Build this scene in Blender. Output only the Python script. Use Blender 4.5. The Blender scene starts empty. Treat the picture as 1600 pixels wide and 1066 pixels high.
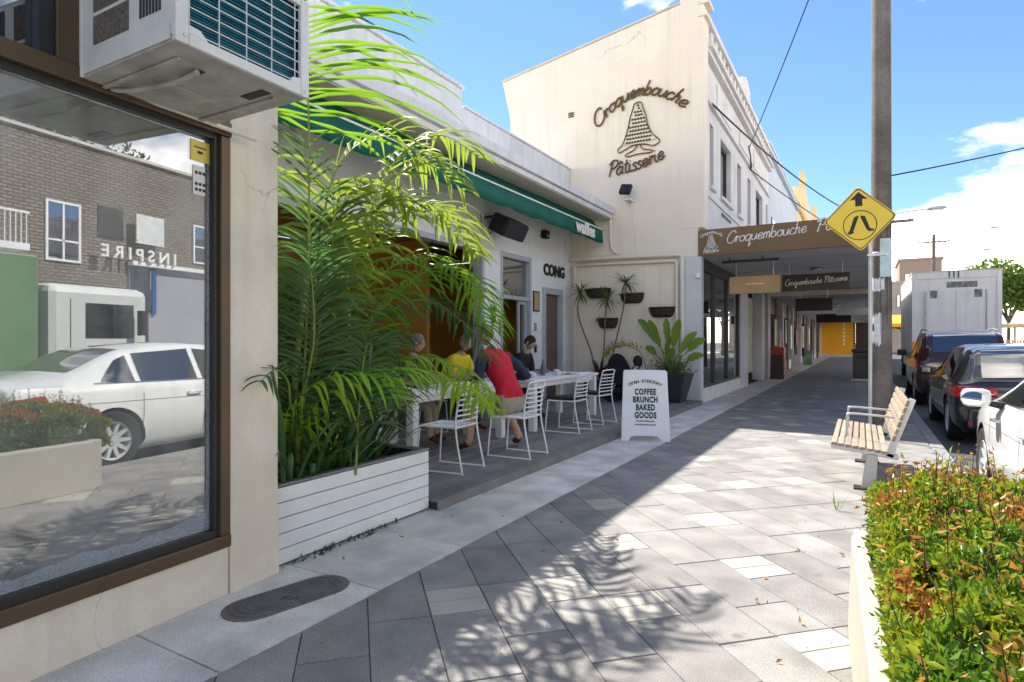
import bpy, bmesh, math, random
from mathutils import Vector, Matrix, noise
import numpy as np
random.seed(7); RNG = np.random.default_rng(7)
SC = bpy.context.scene; COL = SC.collection
R = math.radians; PI = math.pi

# ------------------------------------------------------------------ camera, sky, sun, exposure
cam = bpy.data.cameras.new('camera'); camo = bpy.data.objects.new('camera', cam); COL.objects.link(camo)
camo.location = (0, 0, 1.4); camo.rotation_euler = (R(90), 0, math.atan(545/932))
cam.sensor_width = 36; cam.lens = 932/1600*36; cam.clip_start = .05; cam.clip_end = 2000
SC.camera = camo
SUN = Vector((-.735, .405, 1.0)).normalized()          # towards the sun
w = bpy.data.worlds.new('World'); SC.world = w; w.use_nodes = True
nt = w.node_tree; nt.nodes.clear()
def _n(t, **k):
    n = nt.nodes.new(t)
    for a, b in k.items(): setattr(n, a, b)
    return n
sky = _n('ShaderNodeTexSky', sky_type='NISHITA'); sky.sun_disc = False
sky.sun_elevation = math.asin(SUN.z); sky.sun_rotation = math.atan2(SUN.x, SUN.y)
sky.altitude = 20; sky.air_density = 1.0; sky.dust_density = 0; sky.ozone_density = 6.8
tc = _n('ShaderNodeTexCoord'); mp = _n('ShaderNodeMapping'); mp.inputs['Scale'].default_value = (1.3, 1.3, 3.2); mp.inputs['Location'].default_value = (2, 9, 5)
n1 = _n('ShaderNodeTexNoise'); n1.inputs['Scale'].default_value = 1.35; n1.inputs['Detail'].default_value = 7; n1.inputs['Roughness'].default_value = .56
sep = _n('ShaderNodeSeparateXYZ'); rmp = _n('ShaderNodeValToRGB')
rmp.color_ramp.elements[0].position = .545; rmp.color_ramp.elements[1].position = .72
elv = _n('ShaderNodeMapRange'); elv.inputs['From Min'].default_value = .29; elv.inputs['From Max'].default_value = .10
elv.inputs['To Min'].default_value = 0.0; elv.inputs['To Max'].default_value = 1.0
mixc = _n('ShaderNodeMix', data_type='RGBA')
mixc.inputs['B'].default_value = (30, 27.2, 23.6, 1)
bg = _n('ShaderNodeBackground'); bg.inputs['Strength'].default_value = .068; outw = _n('ShaderNodeOutputWorld')
L = nt.links.new
L(tc.outputs['Generated'], mp.inputs['Vector']); L(mp.outputs[0], n1.inputs['Vector'])
L(tc.outputs['Generated'], sep.inputs[0]); L(sep.outputs['Z'], elv.inputs['Value'])
bias = _n('ShaderNodeMath', operation='MULTIPLY'); bias.inputs[1].default_value = .20; add = _n('ShaderNodeMath', operation='ADD')
L(elv.outputs[0], bias.inputs[0]); L(n1.outputs['Fac'], add.inputs[0]); L(bias.outputs[0], add.inputs[1]); L(add.outputs[0], rmp.inputs[0]); L(rmp.outputs[0], mixc.inputs['Factor'])
L(sky.outputs[0], mixc.inputs['A']); L(mixc.outputs['Result'], bg.inputs[0]); L(bg.outputs[0], outw.inputs[0])
sl = bpy.data.lights.new('sun', 'SUN'); sl.energy = 3.3; sl.angle = R(.7); sl.color = (1, .95, .86)
so = bpy.data.objects.new('sun', sl); COL.objects.link(so); so.location = (-20, 12, 30)
so.rotation_euler = SUN.to_track_quat('Z', 'Y').to_euler()
vs = SC.view_settings; vs.view_transform = 'Standard'; vs.look = 'None'; vs.exposure = 1.78; vs.gamma = 1; vs.use_curve_mapping = False
SC.cycles.max_bounces = 8; SC.cycles.diffuse_bounces = 4; SC.cycles.transparent_max_bounces = 16
SC.cycles.use_denoising = True; SC.cycles.sample_clamp_indirect = 6

# ------------------------------------------------------------------ materials
MATS = {}
def M(name, col, rough=.6, var=.08, vs=3., fine=0., fs=120., bump=0., bs=60., metal=0., rnd=0., spec=.4, coat=0., dirt=0., ds=.9, dcol=(.12, .1, .08), streak=0., emit=0, gum=0., patch=None, crack=0.):
    if name in MATS: return MATS[name]
    m = bpy.data.materials.new(name); m.use_nodes = True; t = m.node_tree; N = t.nodes; Lk = t.links.new
    b = N['Principled BSDF']; b.inputs['Roughness'].default_value = rough; b.inputs['Metallic'].default_value = metal
    b.inputs['Specular IOR Level'].default_value = spec
    if coat: b.inputs['Coat Weight'].default_value = coat; b.inputs['Coat Roughness'].default_value = .04
    g = N.new('ShaderNodeNewGeometry'); pos = g.outputs['Position']
    def nz(scale, det=3, vec=pos):
        n = N.new('ShaderNodeTexNoise'); n.inputs['Scale'].default_value = scale; n.inputs['Detail'].default_value = det; Lk(vec, n.inputs['Vector']); return n.outputs['Fac']
    def math_(op, a, bb):
        n = N.new('ShaderNodeMath'); n.operation = op
        for i, s in enumerate((a, bb)):
            if isinstance(s, (int, float)): n.inputs[i].default_value = s
            else: Lk(s, n.inputs[i])
        return n.outputs[0]
    def mrange(v, lo, hi, a=.3, c=.7):
        n = N.new('ShaderNodeMapRange'); Lk(v, n.inputs['Value']); n.inputs['From Min'].default_value = a; n.inputs['From Max'].default_value = c
        n.inputs['To Min'].default_value = lo; n.inputs['To Max'].default_value = hi; return n.outputs[0]
    f = mrange(nz(vs, 4), 1-var, 1+var)
    if fine: f = math_('MULTIPLY', f, mrange(nz(fs, 2), 1-fine, 1+fine))
    if rnd:
        oi = N.new('ShaderNodeObjectInfo'); f = math_('MULTIPLY', f, mrange(oi.outputs['Random'], 1-rnd, 1+rnd, 0, 1))
    mx = N.new('ShaderNodeVectorMath'); mx.operation = 'SCALE'; mx.inputs[0].default_value = col[:3]; Lk(f, mx.inputs['Scale'])
    out = mx.outputs[0]
    if dirt or streak:
        if streak:
            mpn = N.new('ShaderNodeMapping'); mpn.inputs['Scale'].default_value = (7, 7, .35); Lk(pos, mpn.inputs['Vector']); dv = mrange(nz(1., 5, mpn.outputs[0]), 0, streak, .5, .8)
            if dirt: dv = math_('ADD', dv, mrange(nz(ds, 5), 0, dirt, .5, .75))
        else: dv = mrange(nz(ds, 5), 0, dirt, .5, .75)
        mm = N.new('ShaderNodeMix'); mm.data_type = 'RGBA'; mm.clamp_factor = True; Lk(dv, mm.inputs['Factor']); Lk(out, mm.inputs['A']); mm.inputs['B'].default_value = (*dcol, 1); out = mm.outputs['Result']
    if patch:
        mm = N.new('ShaderNodeMix'); mm.data_type = 'RGBA'; Lk(mrange(nz(patch[1], 3), 0, .85, .48, .58), mm.inputs['Factor']); Lk(out, mm.inputs['A']); mm.inputs['B'].default_value = (*patch[0], 1); out = mm.outputs['Result']
    if crack:
        wn = N.new('ShaderNodeTexNoise'); wn.inputs['Scale'].default_value = 2.5; wn.inputs['Detail'].default_value = 5; Lk(pos, wn.inputs['Vector']); av_ = N.new('ShaderNodeVectorMath'); av_.operation = 'MULTIPLY_ADD'; Lk(wn.outputs['Color'], av_.inputs[0]); av_.inputs[1].default_value = (.5, .5, .5); Lk(pos, av_.inputs[2])
        vo = N.new('ShaderNodeTexVoronoi'); vo.feature = 'DISTANCE_TO_EDGE'; vo.inputs['Scale'].default_value = crack; Lk(av_.outputs[0], vo.inputs['Vector'])
        fk = math_('MULTIPLY', mrange(vo.outputs['Distance'], .5, 0, .0015, .006), mrange(nz(crack*.9, 2), 0, 1, .54, .62))
        mm = N.new('ShaderNodeMix'); mm.data_type = 'RGBA'; mm.clamp_factor = True; Lk(fk, mm.inputs['Factor']); Lk(out, mm.inputs['A']); mm.inputs['B'].default_value = (.16, .13, .1, 1); out = mm.outputs['Result']
    if gum:
        vo = N.new('ShaderNodeTexVoronoi'); vo.inputs['Scale'].default_value = gum; Lk(pos, vo.inputs['Vector'])
        mm = N.new('ShaderNodeMix'); mm.data_type = 'RGBA'; mm.clamp_factor = True; Lk(mrange(vo.outputs['Distance'], .55, 0, .05, .11), mm.inputs['Factor']); Lk(out, mm.inputs['A']); mm.inputs['B'].default_value = tuple(c*.45 for c in col[:3])+(1,); out = mm.outputs['Result']
    Lk(out, b.inputs['Base Color'])
    if bump:
        bn = N.new('ShaderNodeBump'); bn.inputs['Strength'].default_value = bump; bn.inputs['Distance'].default_value = .01
        Lk(nz(bs, 4), bn.inputs['Height']); Lk(bn.outputs[0], b.inputs['Normal'])
    if emit: Lk(out, b.inputs['Emission Color']); b.inputs['Emission Strength'].default_value = emit
    MATS[name] = m; return m
def glass(name, tint=(.8, .85, .85), refl=.3, rough=0., haze=0.):
    m = bpy.data.materials.new(name); m.use_nodes = True; t = m.node_tree; N = t.nodes; Lk = t.links.new
    N.remove(N['Principled BSDF']); o = N['Material Output']
    tr = N.new('ShaderNodeBsdfTransparent'); tr.inputs[0].default_value = (*tint, 1)
    gl = N.new('ShaderNodeBsdfGlossy'); gl.inputs['Roughness'].default_value = rough; gl.inputs[0].default_value = (.97, .98, 1, 1)
    fr = N.new('ShaderNodeFresnel'); fr.inputs[0].default_value = 1.5
    mr = N.new('ShaderNodeMapRange'); Lk(fr.outputs[0], mr.inputs[0]); mr.inputs[1].default_value = .04; mr.inputs[2].default_value = .6
    mr.inputs[3].default_value = refl; mr.inputs[4].default_value = .95
    mx = N.new('ShaderNodeMixShader'); Lk(mr.outputs[0], mx.inputs[0]); Lk(tr.outputs[0], mx.inputs[1]); Lk(gl.outputs[0], mx.inputs[2]); Lk(mx.outputs[0], o.inputs[0])
    if haze:        # dust and smears on the pane
        g = N.new('ShaderNodeNewGeometry'); mpn = N.new('ShaderNodeMapping'); mpn.inputs['Scale'].default_value = (1, 1.2, .5); Lk(g.outputs['Position'], mpn.inputs['Vector'])
        nz = N.new('ShaderNodeTexNoise'); nz.inputs['Scale'].default_value = 3.5; nz.inputs['Detail'].default_value = 6; nz.inputs['Distortion'].default_value = 1.2; Lk(mpn.outputs[0], nz.inputs['Vector'])
        hr = N.new('ShaderNodeMapRange'); Lk(nz.outputs[0], hr.inputs[0]); hr.inputs[1].default_value = .3; hr.inputs[2].default_value = .75; hr.inputs[3].default_value = haze*.4; hr.inputs[4].default_value = haze*1.8
        df = N.new('ShaderNodeBsdfDiffuse'); df.inputs[0].default_value = (.72, .74, .72, 1); m2 = N.new('ShaderNodeMixShader'); Lk(hr.outputs[0], m2.inputs[0]); Lk(mx.outputs[0], m2.inputs[1]); Lk(df.outputs[0], m2.inputs[2]); Lk(m2.outputs[0], o.inputs[0])
    MATS[name] = m; return m
def leafmat(name, c1, c2, trans, rough=.4, tw=.45, c3=None):
    m = bpy.data.materials.new(name); m.use_nodes = True; t = m.node_tree; N = t.nodes; Lk = t.links.new
    b = N['Principled BSDF']; b.inputs['Roughness'].default_value = rough; b.inputs['Specular IOR Level'].default_value = .35; o = N['Material Output']
    g = N.new('ShaderNodeNewGeometry'); cr = N.new('ShaderNodeValToRGB'); Lk(g.outputs['Random Per Island'], cr.inputs[0])
    cr.color_ramp.elements[0].color = (*c1, 1); cr.color_ramp.elements[1].color = (*c2, 1)
    if c3: e = cr.color_ramp.elements.new(.5); e.color = (*c3, 1)
    Lk(cr.outputs[0], b.inputs['Base Color'])
    tl = N.new('ShaderNodeBsdfTranslucent'); tl.inputs[0].default_value = (*trans, 1)
    mx = N.new('ShaderNodeMixShader'); mx.inputs[0].default_value = tw; Lk(b.outputs[0], mx.inputs[1]); Lk(tl.outputs[0], mx.inputs[2]); Lk(mx.outputs[0], o.inputs[0])
    MATS[name] = m; return m

# ------------------------------------------------------------------ geometry helpers
def V3(a): return Vector(a)
class MB:
    def __init__(s): s.v = []; s.f = []
    def add(s, vs, fs):
        o = len(s.v); s.v += [tuple(p) for p in vs]; s.f += [tuple(o+i for i in f) for f in fs]; return s
    def box(s, x0, y0, z0, x1, y1, z1):
        x0, x1 = min(x0, x1), max(x0, x1); y0, y1 = min(y0, y1), max(y0, y1); z0, z1 = min(z0, z1), max(z0, z1)
        return s.add([(x0,y0,z0),(x1,y0,z0),(x1,y1,z0),(x0,y1,z0),(x0,y0,z1),(x1,y0,z1),(x1,y1,z1),(x0,y1,z1)],
              [(0,3,2,1),(4,5,6,7),(0,1,5,4),(1,2,6,5),(2,3,7,6),(3,0,4,7)])
    def prism(s, poly, axis, a, b):
        n = len(poly)
        def P(p, t): return {'x': (t, p[0], p[1]), 'y': (p[0], t, p[1]), 'z': (p[0], p[1], t)}[axis]
        fl = [tuple(range(n)), tuple(range(2*n-1, n-1, -1))] + [(i, n+i, n+(i+1) % n, (i+1) % n) for i in range(n)]
        return s.add([P(p, a) for p in poly]+[P(p, b) for p in poly], fl)
    def tube(s, pts, r, n=8, caps=True, flat=1.):
        pts = [Vector(p) for p in pts]; k = len(pts); rr = r if isinstance(r, (list, tuple)) else [r]*k
        up = None; vs = []
        for i, p in enumerate(pts):
            t = (pts[min(i+1, k-1)]-pts[max(i-1, 0)]).normalized()
            if up is None: up = t.orthogonal().normalized() if abs(t.z) > .9 else Vector((0, 0, 1))
            sd = t.cross(up)
            if sd.length < 1e-5: sd = t.orthogonal()
            sd.normalize(); u2 = sd.cross(t).normalized(); up = u2
            for j in range(n):
                a = 2*PI*j/n; vs.append(p+(sd*math.cos(a)+u2*math.sin(a)*flat)*rr[i])
        fs = [(i*n+j, i*n+(j+1) % n, (i+1)*n+(j+1) % n, (i+1)*n+j) for i in range(k-1) for j in range(n)]
        if caps: fs += [tuple(range(n-1, -1, -1)), tuple(range((k-1)*n, k*n))]
        return s.add(vs, fs)
    def lathe(s, prof, c=(0, 0, 0), n=20, axis='z', caps=True):
        vs = []
        for r, z in prof:
            for j in range(n):
                a = 2*PI*j/n; x, y = r*math.cos(a), r*math.sin(a)
                vs.append({'z': (c[0]+x, c[1]+y, c[2]+z), 'x': (c[0]+z, c[1]+x, c[2]+y), 'y': (c[0]+y, c[1]+z, c[2]+x)}[axis])
        k = len(prof); fs = [(i*n+j, i*n+(j+1) % n, (i+1)*n+(j+1) % n, (i+1)*n+j) for i in range(k-1) for j in range(n)]
        if caps: fs += [tuple(range(n-1, -1, -1)), tuple(range((k-1)*n, k*n))]
        return s.add(vs, fs)
    def quad(s, a, b, c, d): return s.add([a, b, c, d], [(0, 1, 2, 3)])
    def grid(s, P):     # P[i][j] points
        n, m = len(P), len(P[0])
        return s.add([p for row in P for p in row], [(i*m+j, i*m+j+1, (i+1)*m+j+1, (i+1)*m+j) for i in range(n-1) for j in range(m-1)])
    def blob(s, c, rx, ry, rz, n=12, k=8):
        vs = []; 
        for i in range(k+1):
            a = PI*i/k
            for j in range(n):
                b = 2*PI*j/n; vs.append((c[0]+rx*math.sin(a)*math.cos(b), c[1]+ry*math.sin(a)*math.sin(b), c[2]+rz*math.cos(a)))
        return s.add(vs, [(i*n+j, (i+1)*n+j, (i+1)*n+(j+1) % n, i*n+(j+1) % n) for i in range(k) for j in range(n)])
    def xf(s, mat):
        s.v = [tuple(mat @ Vector(p)) for p in s.v]; return s
    def mesh(s, name, m=None, smooth=False, off=None):
        me = bpy.data.meshes.new(name); v = s.v if off is None else [(p[0]-off[0], p[1]-off[1], p[2]-off[2]) for p in s.v]
        me.from_pydata(v, [], s.f)
        if m: me.materials.append(m)
        if smooth:
            me.polygons.foreach_set('use_smooth', [True]*len(me.polygons))
        me.update(); return me
    def build(s, name, m, parent=None, smooth=False, bevel=0, local=False, fix=True):
        off = (0, 0, 0)
        if parent is None:
            a = np.array(s.v); off = tuple(((a.min(0)+a.max(0))/2)[:2])+(a[:, 2].min(),)
            off = tuple(float(x) for x in off)
        elif not local:
            p = parent; o = Vector()
            while p: o += p.location; p = p.parent
            off = tuple(o)
        me = s.mesh(name, m, smooth, off)
        if fix:
            bm = bmesh.new(); bm.from_mesh(me); bmesh.ops.recalc_face_normals(bm, faces=bm.faces); bm.to_mesh(me); bm.free()
        return link(name, me, parent, off if parent is None else (0, 0, 0), bevel, smooth)
def link(name, me, parent=None, loc=(0, 0, 0), bevel=0, smooth=False):
    o = bpy.data.objects.new(name, me); COL.objects.link(o); o.location = loc; o.parent = parent
    if bevel:
        b = o.modifiers.new('bevel', 'BEVEL'); b.width = bevel; b.segments = 2; b.limit_method = 'ANGLE'; b.angle_limit = R(40)
    if smooth and smooth is not True and me:      # smooth = angle
        me.set_sharp_from_angle(angle=R(smooth))
    return o
def tag(o, label=None, cat=None, group=None, kind=None):
    if label: o['label'] = label
    if cat: o['category'] = cat
    if group: o['group'] = group
    if kind: o['kind'] = kind
    return o
def thing(name, label, cat, loc=(0, 0, 0), group=None):
    o = bpy.data.objects.new(name, None); COL.objects.link(o); o.location = loc; o.empty_display_size = .2
    return tag(o, label, cat, group)
def copy_tree(o, parent=None):
    c = o.copy(); COL.objects.link(c); c.parent = parent
    for ch in o.children: copy_tree(ch, c)
    return c
def B(name, m, parent, *boxes, bevel=0, smooth=False):
    mb = MB()
    for b in boxes: mb.box(*b)
    return mb.build(name, m, parent, smooth, bevel)
def BS(name, m, parent, *boxes, bevel=0):      # one object for each piece
    return [B(name, m, parent, b, bevel=bevel) for b in boxes]
def T(name, m, parent, pts, r, n=8, local=False, smooth=True):
    return MB().tube(pts, r, n).build(name, m, parent, smooth and 50, local=local)
def catmull(pts, per=6, closed=False):
    P = [Vector(p) for p in pts]; n = len(P); out = []
    rng = range(n if closed else n-1)
    for i in rng:
        p0, p1, p2, p3 = (P[(i-1) % n], P[i], P[(i+1) % n], P[(i+2) % n]) if closed else (P[max(i-1, 0)], P[i], P[i+1], P[min(i+2, n-1)])
        for j in range(per):
            t = j/per; out.append(.5*((2*p1)+(p2-p0)*t+(2*p0-5*p1+4*p2-p3)*t*t+(3*p1-p0-3*p2+p3)*t**3))
    out.append(P[0] if closed else P[-1]); return out
def text(name, s, m, parent, mat4, size=.2, ext=.004, shear=0., bold=0., spacing=1., align='CENTER'):
    cu = bpy.data.curves.new(name, 'FONT'); cu.body = s; cu.size = size; cu.extrude = ext; cu.shear = shear; cu.offset = bold
    cu.align_x = align; cu.align_y = 'CENTER'; cu.space_character = spacing; cu.resolution_u = 3
    o = bpy.data.objects.new('tmp', cu); COL.objects.link(o); dg = bpy.context.evaluated_depsgraph_get()
    me = bpy.data.meshes.new_from_object(o.evaluated_get(dg)); bpy.data.objects.remove(o); bpy.data.curves.remove(cu)
    me.materials.clear(); me.materials.append(m); me.name = name
    off = Vector(); p = parent
    while p: off += p.location; p = p.parent
    me.transform(Matrix.Translation(-off) @ mat4)
    return link(name, me, parent)
def frame(o, x, y, z=None):     # matrix with axes x (text right), y (text up)
    x = Vector(x).normalized(); y = Vector(y).normalized(); z = x.cross(y)
    m = Matrix((x, y, z)).transposed().to_4x4(); m.translation = Vector(o); return m
def clip(poly, a, b, c):    # keep a*x+b*y<=c
    out = []
    for i, p in enumerate(poly):
        q = poly[(i+1) % len(poly)]; dp = a*p[0]+b*p[1]-c; dq = a*q[0]+b*q[1]-c
        if dp <= 0: out.append(p)
        if dp*dq < 0: t = dp/(dp-dq); out.append((p[0]+t*(q[0]-p[0]), p[1]+t*(q[1]-p[1])))
    return out
# ------------------------------------------------------------------ shared materials
M('mortar', (.10, .10, .10), .9, .2)
M('paver', (.245, .23, .216), .8, .2, 4, fine=.42, fs=210, bump=.25, bs=220, rnd=.15, gum=3.1, dirt=.5, ds=2.3, dcol=(.11, .11, .112))
M('paver_light', (.39, .36, .31), .8, .08, 4, fine=.14, fs=240, bump=.25, bs=200, rnd=.08, dirt=.3, dcol=(.25, .23, .2))
M('concrete', (.60, .575, .53), .85, .2, 3.2, fine=.3, fs=190, bump=.35, bs=150, rnd=.06, gum=2.3, dirt=.6, ds=2.6, dcol=(.36, .34, .31))
M('kerb', (.24, .24, .24), .8, .15, 3, fine=.15, bump=.3)
M('asphalt', (.075, .076, .08), .85, .2, .8, fine=.35, fs=150, bump=.6, bs=130)
M('earth', (.10, .09, .07), .95, .3, 1)
M('cream', (.76, .69, .57), .75, .08, 1.6, fine=.05, bump=.3, bs=30, patch=((.70, .62, .50), 1.7), crack=1.1, dirt=.45, ds=2.2, dcol=(.45, .37, .27), streak=.35)
M('croq_cream', (.84, .75, .61), .8, .06, .7, fine=.03, bump=.25, bs=18, patch=((.80, .71, .585), .55), crack=.55, dirt=.3, ds=1.1, dcol=(.60, .49, .40), streak=.55)
M('white_wall', (.86, .86, .84), .7, .04, 1, bump=.12, bs=30, streak=.08, dcol=(.42, .42, .42))
M('parapet_white', (.74, .75, .77), .8, .06, 1.2, bump=.2, bs=30, dirt=.35, ds=.8, dcol=(.42, .43, .45), streak=.5)
M('white_paint', (.82, .82, .81), .45, .04, 3, bump=.05)
M('white_board', (.80, .80, .80), .55, .06, 4, fine=.04, fs=60, dirt=.3, ds=3, dcol=(.5, .48, .44), rnd=.03)
M('bronze', (.115, .075, .042), .4, .15, 4, metal=.35)
M('dark_frame', (.03, .03, .032), .45, .1)
M('black', (.012, .012, .013), .5, .1)
M('black_gloss', (.01, .01, .011), .25, .1)
M('grey_metal', (.42, .43, .44), .4, .08, metal=.6)
M('galv', (.55, .56, .57), .45, .12, 6, metal=.7)
M('grey_frame', (.45, .48, .52), .5, .06)
M('orange', (.62, .32, .055), .7, .08, 1)
M('orange_bright', (.95, .42, .02), .6, .06, 1)
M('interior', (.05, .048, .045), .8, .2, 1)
M('soffit', (.62, .62, .63), .7, .08, 1, dirt=.3, dcol=(.3, .29, .28))
M('soffit_cream', (.66, .58, .46), .7, .06, 1)
M('sign_brown', (.155, .088, .03), .5, .08, 1.5)
M('sign_dark', (.035, .018, .014), .5, .1)
M('sign_tan', (.48, .33, .17), .6, .12, 2)
M('letter_bronze', (.15, .095, .038), .55, .2, 6, metal=.2)
M('letter_white', (.85, .83, .78), .6, .03)
M('pipe', (.74, .68, .57), .5, .05)
glass('shop_glass', (.62, .66, .64), .29, haze=.14)
glass('dark_glass', (.10, .11, .12), .30)
glass('far_glass', (.35, .38, .38), .35)
glass('car_glass', (.12, .14, .14), .22)

# ------------------------------------------------------------------ ground, road, kerb, footpath
def sheet(name, m, x0, y0, x1, y1, z, kind='structure'):
    o = MB().quad((x0, y0, z), (x1, y0, z), (x1, y1, z), (x0, y1, z)).build(name, m); o['kind'] = kind; return o
sheet('ground', MATS['earth'], -500, -500, 500, 500, -.14)
sheet('road', MATS['asphalt'], .9, -60, 9.5, 160, -.10)
KX = .80
k = B('kerb', MATS['kerb'], None, (KX+.004, -30, -.13, KX+.16, 90, -.006), bevel=.015); k['kind'] = 'structure'
fb = B('footpath', MATS['mortar'], None, (-3.2, -30, -.13, KX, 90, -.012)); fb['kind'] = 'structure'
B('footpath_opposite', MATS['concrete'], None, (9.5, -60, -.13, 15, 160, .0))['kind'] = 'structure'

# pavers laid at 45 degrees, row by row; cream squares are pairs of strips
G = .312; U2 = (.70711, -.70711); V2 = (.70711, .70711)
def uv(u, v): return (u*U2[0]+v*V2[0], u*U2[1]+v*V2[1])
CREAM = {(-2,-2),(0,0),(0,-4),(1,-3),(-3,1),(-6,2),(-6,4),(-6,6),(0,-6),(-10,5),(-11,9),(-5,-1),(-9,8),(-20,14),(-23,19),(-20,16),(-17,15),
         (-24,17),(-27,22),(-17,18),(-14,13),(-29,24),(-26,21),(-33,27),(-22,21),(-31,29),(-36,30),(-12,12),(3,-1),(4,-5)}
for kk in range(24, 60, 3): CREAM |= {(-kk-8, kk), (-kk-3, kk+1)}
SQ = .0025
def paver_mesh(poly, m, name):
    cx = sum(p[0] for p in poly)/len(poly); cy = sum(p[1] for p in poly)/len(poly); n = len(poly)
    def ring(d, z):
        out = []
        for p in poly:
            dx, dy = p[0]-cx, p[1]-cy; l = math.hypot(dx, dy); out.append((dx*(1-d/l), dy*(1-d/l), z))
        return out
    vsx = ring(.004, -.03)+ring(.004, -.004)+ring(.008, 0)
    fs = [(i, (i+1) % n, n+(i+1) % n, n+i) for i in range(n)]+[(n+i, n+(i+1) % n, 2*n+(i+1) % n, 2*n+i) for i in range(n)]+[tuple(range(2*n, 3*n))]
    me = bpy.data.meshes.new(name); me.from_pydata(vsx, [], fs); me.materials.append(m); me.update(); return me, (cx, cy)
full = {}; far = {'paver': MB(), 'paver_light': MB()}; cells = []
X0, X1, YA, YB = -2.33, KX-.004, .7, 60
for kv in range(-14, 150):
    v0 = 2.4+kv*G-G/2; v1 = v0+G
    row = sorted(c[0] for c in CREAM if c[1] == kv); ku = -160
    ku += (kv % 2)
    if row and (row[0]-ku) % 2: ku += 1
    while ku < 30:
        if ku in row: cells += [(ku, .5, v0, v1, 1), (ku+.5, .5, v0, v1, 1)]; ku += 1; continue
        ln = 1 if (ku+1) in row else 2
        cells.append((ku, ln, v0, v1, 0)); ku += ln
tmp = []
for ku, ln, v0, v1, cr in cells:
    u0 = -3.2+(ku-.5)*G; u1 = u0+ln*G
    P = [uv(u0, v0), uv(u1, v0), uv(u1, v1), uv(u0, v1)]
    if max(p[0] for p in P) < X0 or min(p[0] for p in P) > X1 or max(p[1] for p in P) < YA or min(p[1] for p in P) > YB: continue
    Q = clip(clip(clip(P, -1, 0, -X0), 1, 0, X1), 0, -1, -YA)
    if len(Q) < 3: continue
    ar = abs(sum(Q[i][0]*Q[(i+1) % len(Q)][1]-Q[(i+1) % len(Q)][0]*Q[i][1] for i in range(len(Q))))/2
    if ar < .002: continue
    cy = sum(p[1] for p in Q)/len(Q); tmp.append((cy, Q, cr, ln, len(Q) == 4 and abs(ar-(u1-u0)*G) < 1e-4))
tmp.sort(key=lambda t: t[0])
for i, (cy, Q, cr, ln, isfull) in enumerate(tmp):
    mname = 'paver_light' if cr else 'paver'
    if i < 298:
        key = (ln, cr)
        cx0 = sum(p[0] for p in Q)/len(Q); cy0 = sum(p[1] for p in Q)/len(Q)
        if isfull and key in full: me, c = full[key], (cx0, cy0)
        else:
            me, c = paver_mesh(Q, MATS[mname], 'paver')
            if isfull: full[key] = me
        o = link('paver', me, fb); o.location = Vector((c[0], c[1], random.uniform(-.0012, .0008)))-fb.location
        o.rotation_euler = (random.gauss(0, .0012), random.gauss(0, .0012), 0)
    else:
        n = len(Q); cx = sum(p[0] for p in Q)/n; c2 = sum(p[1] for p in Q)/n
        q = [(cx+(p[0]-cx)*.985, c2+(p[1]-c2)*.985) for p in Q]
        far[mname].add([(p[0], p[1], -.02) for p in q]+[(p[0], p[1], 0) for p in q], [tuple(range(n, 2*n))]+[(j, (j+1) % n, n+(j+1) % n, n+j) for j in range(n)])
for kx, mb in far.items():
    o = mb.build('paving_field', MATS[kx], fb); o['kind'] = 'stuff'
# concrete strip along the shop fronts: slabs with sawn joints
ys = [-.6, .62, 1.55, 2.52, 3.35, 4.9, 6.4, 7.9, 9.4, 10.9, 12.4, 14, 15.6, 17.2, 18.8, 20.4, 22, 24, 26, 28, 30, 33, 36, 40, 45, 52, 60]
for a, b in zip(ys, ys[1:]):
    q = [(-3.14, a), (X0-.004, a), (X0-.004, b), (-3.14, b)]; me, c = paver_mesh(q, MATS['concrete'], 'concrete_slab')
    o = link('concrete_slab', me, fb); o.location = Vector((c[0], c[1], .001))-fb.location
o = sheet('paving_near', MATS['paver'], X0, -6, X1, .695, -.002); o.name = 'footpath_near'
o = sheet('footpath_near', MATS['concrete'], -3.04, -6, X0-.004, -.605, -.001)

# oval pit cover let into the concrete strip
pc = thing('pit_cover', 'oval cast iron pit cover set in the concrete strip below the shop window', 'pit cover', (-2.70, 2.2, 0))
def stadium(hw, hl, n=10):
    return [(hw*math.cos(a), (hl-hw)+hw*math.sin(a)) for a in [PI*i/n for i in range(n+1)]]+[(hw*math.cos(a), -(hl-hw)+hw*math.sin(a)) for a in [PI+PI*i/n for i in range(n+1)]]
M('iron', (.13, .127, .122), .7, .25, 10, fine=.3, fs=150, bump=.6, bs=180, dirt=.4, dcol=(.16, .13, .1))
rot = Matrix.Rotation(R(-13), 4, 'Z')
MB().prism(stadium(.15, .35), 'z', -.01, .006).xf(rot).build('rim', MATS['iron'], pc, bevel=.002, local=True)
for i in range(1, 5):
    p = [tuple(rot @ Vector((x*(.145-.027*i)/.15, y*(.345-.042*i)/.345, .0075))) for x, y in stadium(.15, .345)]
    MB().tube(p+[p[0]], .006, 4).build('rib', MATS['iron'], pc, local=True)
MB().prism([(-.05, -.02), (.05, -.025), (.055, .01), (-.03, .03)], 'z', .006, .0085).xf(Matrix.Translation((.03, -.02, 0)) @ rot @ Matrix.Rotation(R(60), 4, 'Z')).build('lifting_slot', MATS['black'], pc, local=True)

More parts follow.
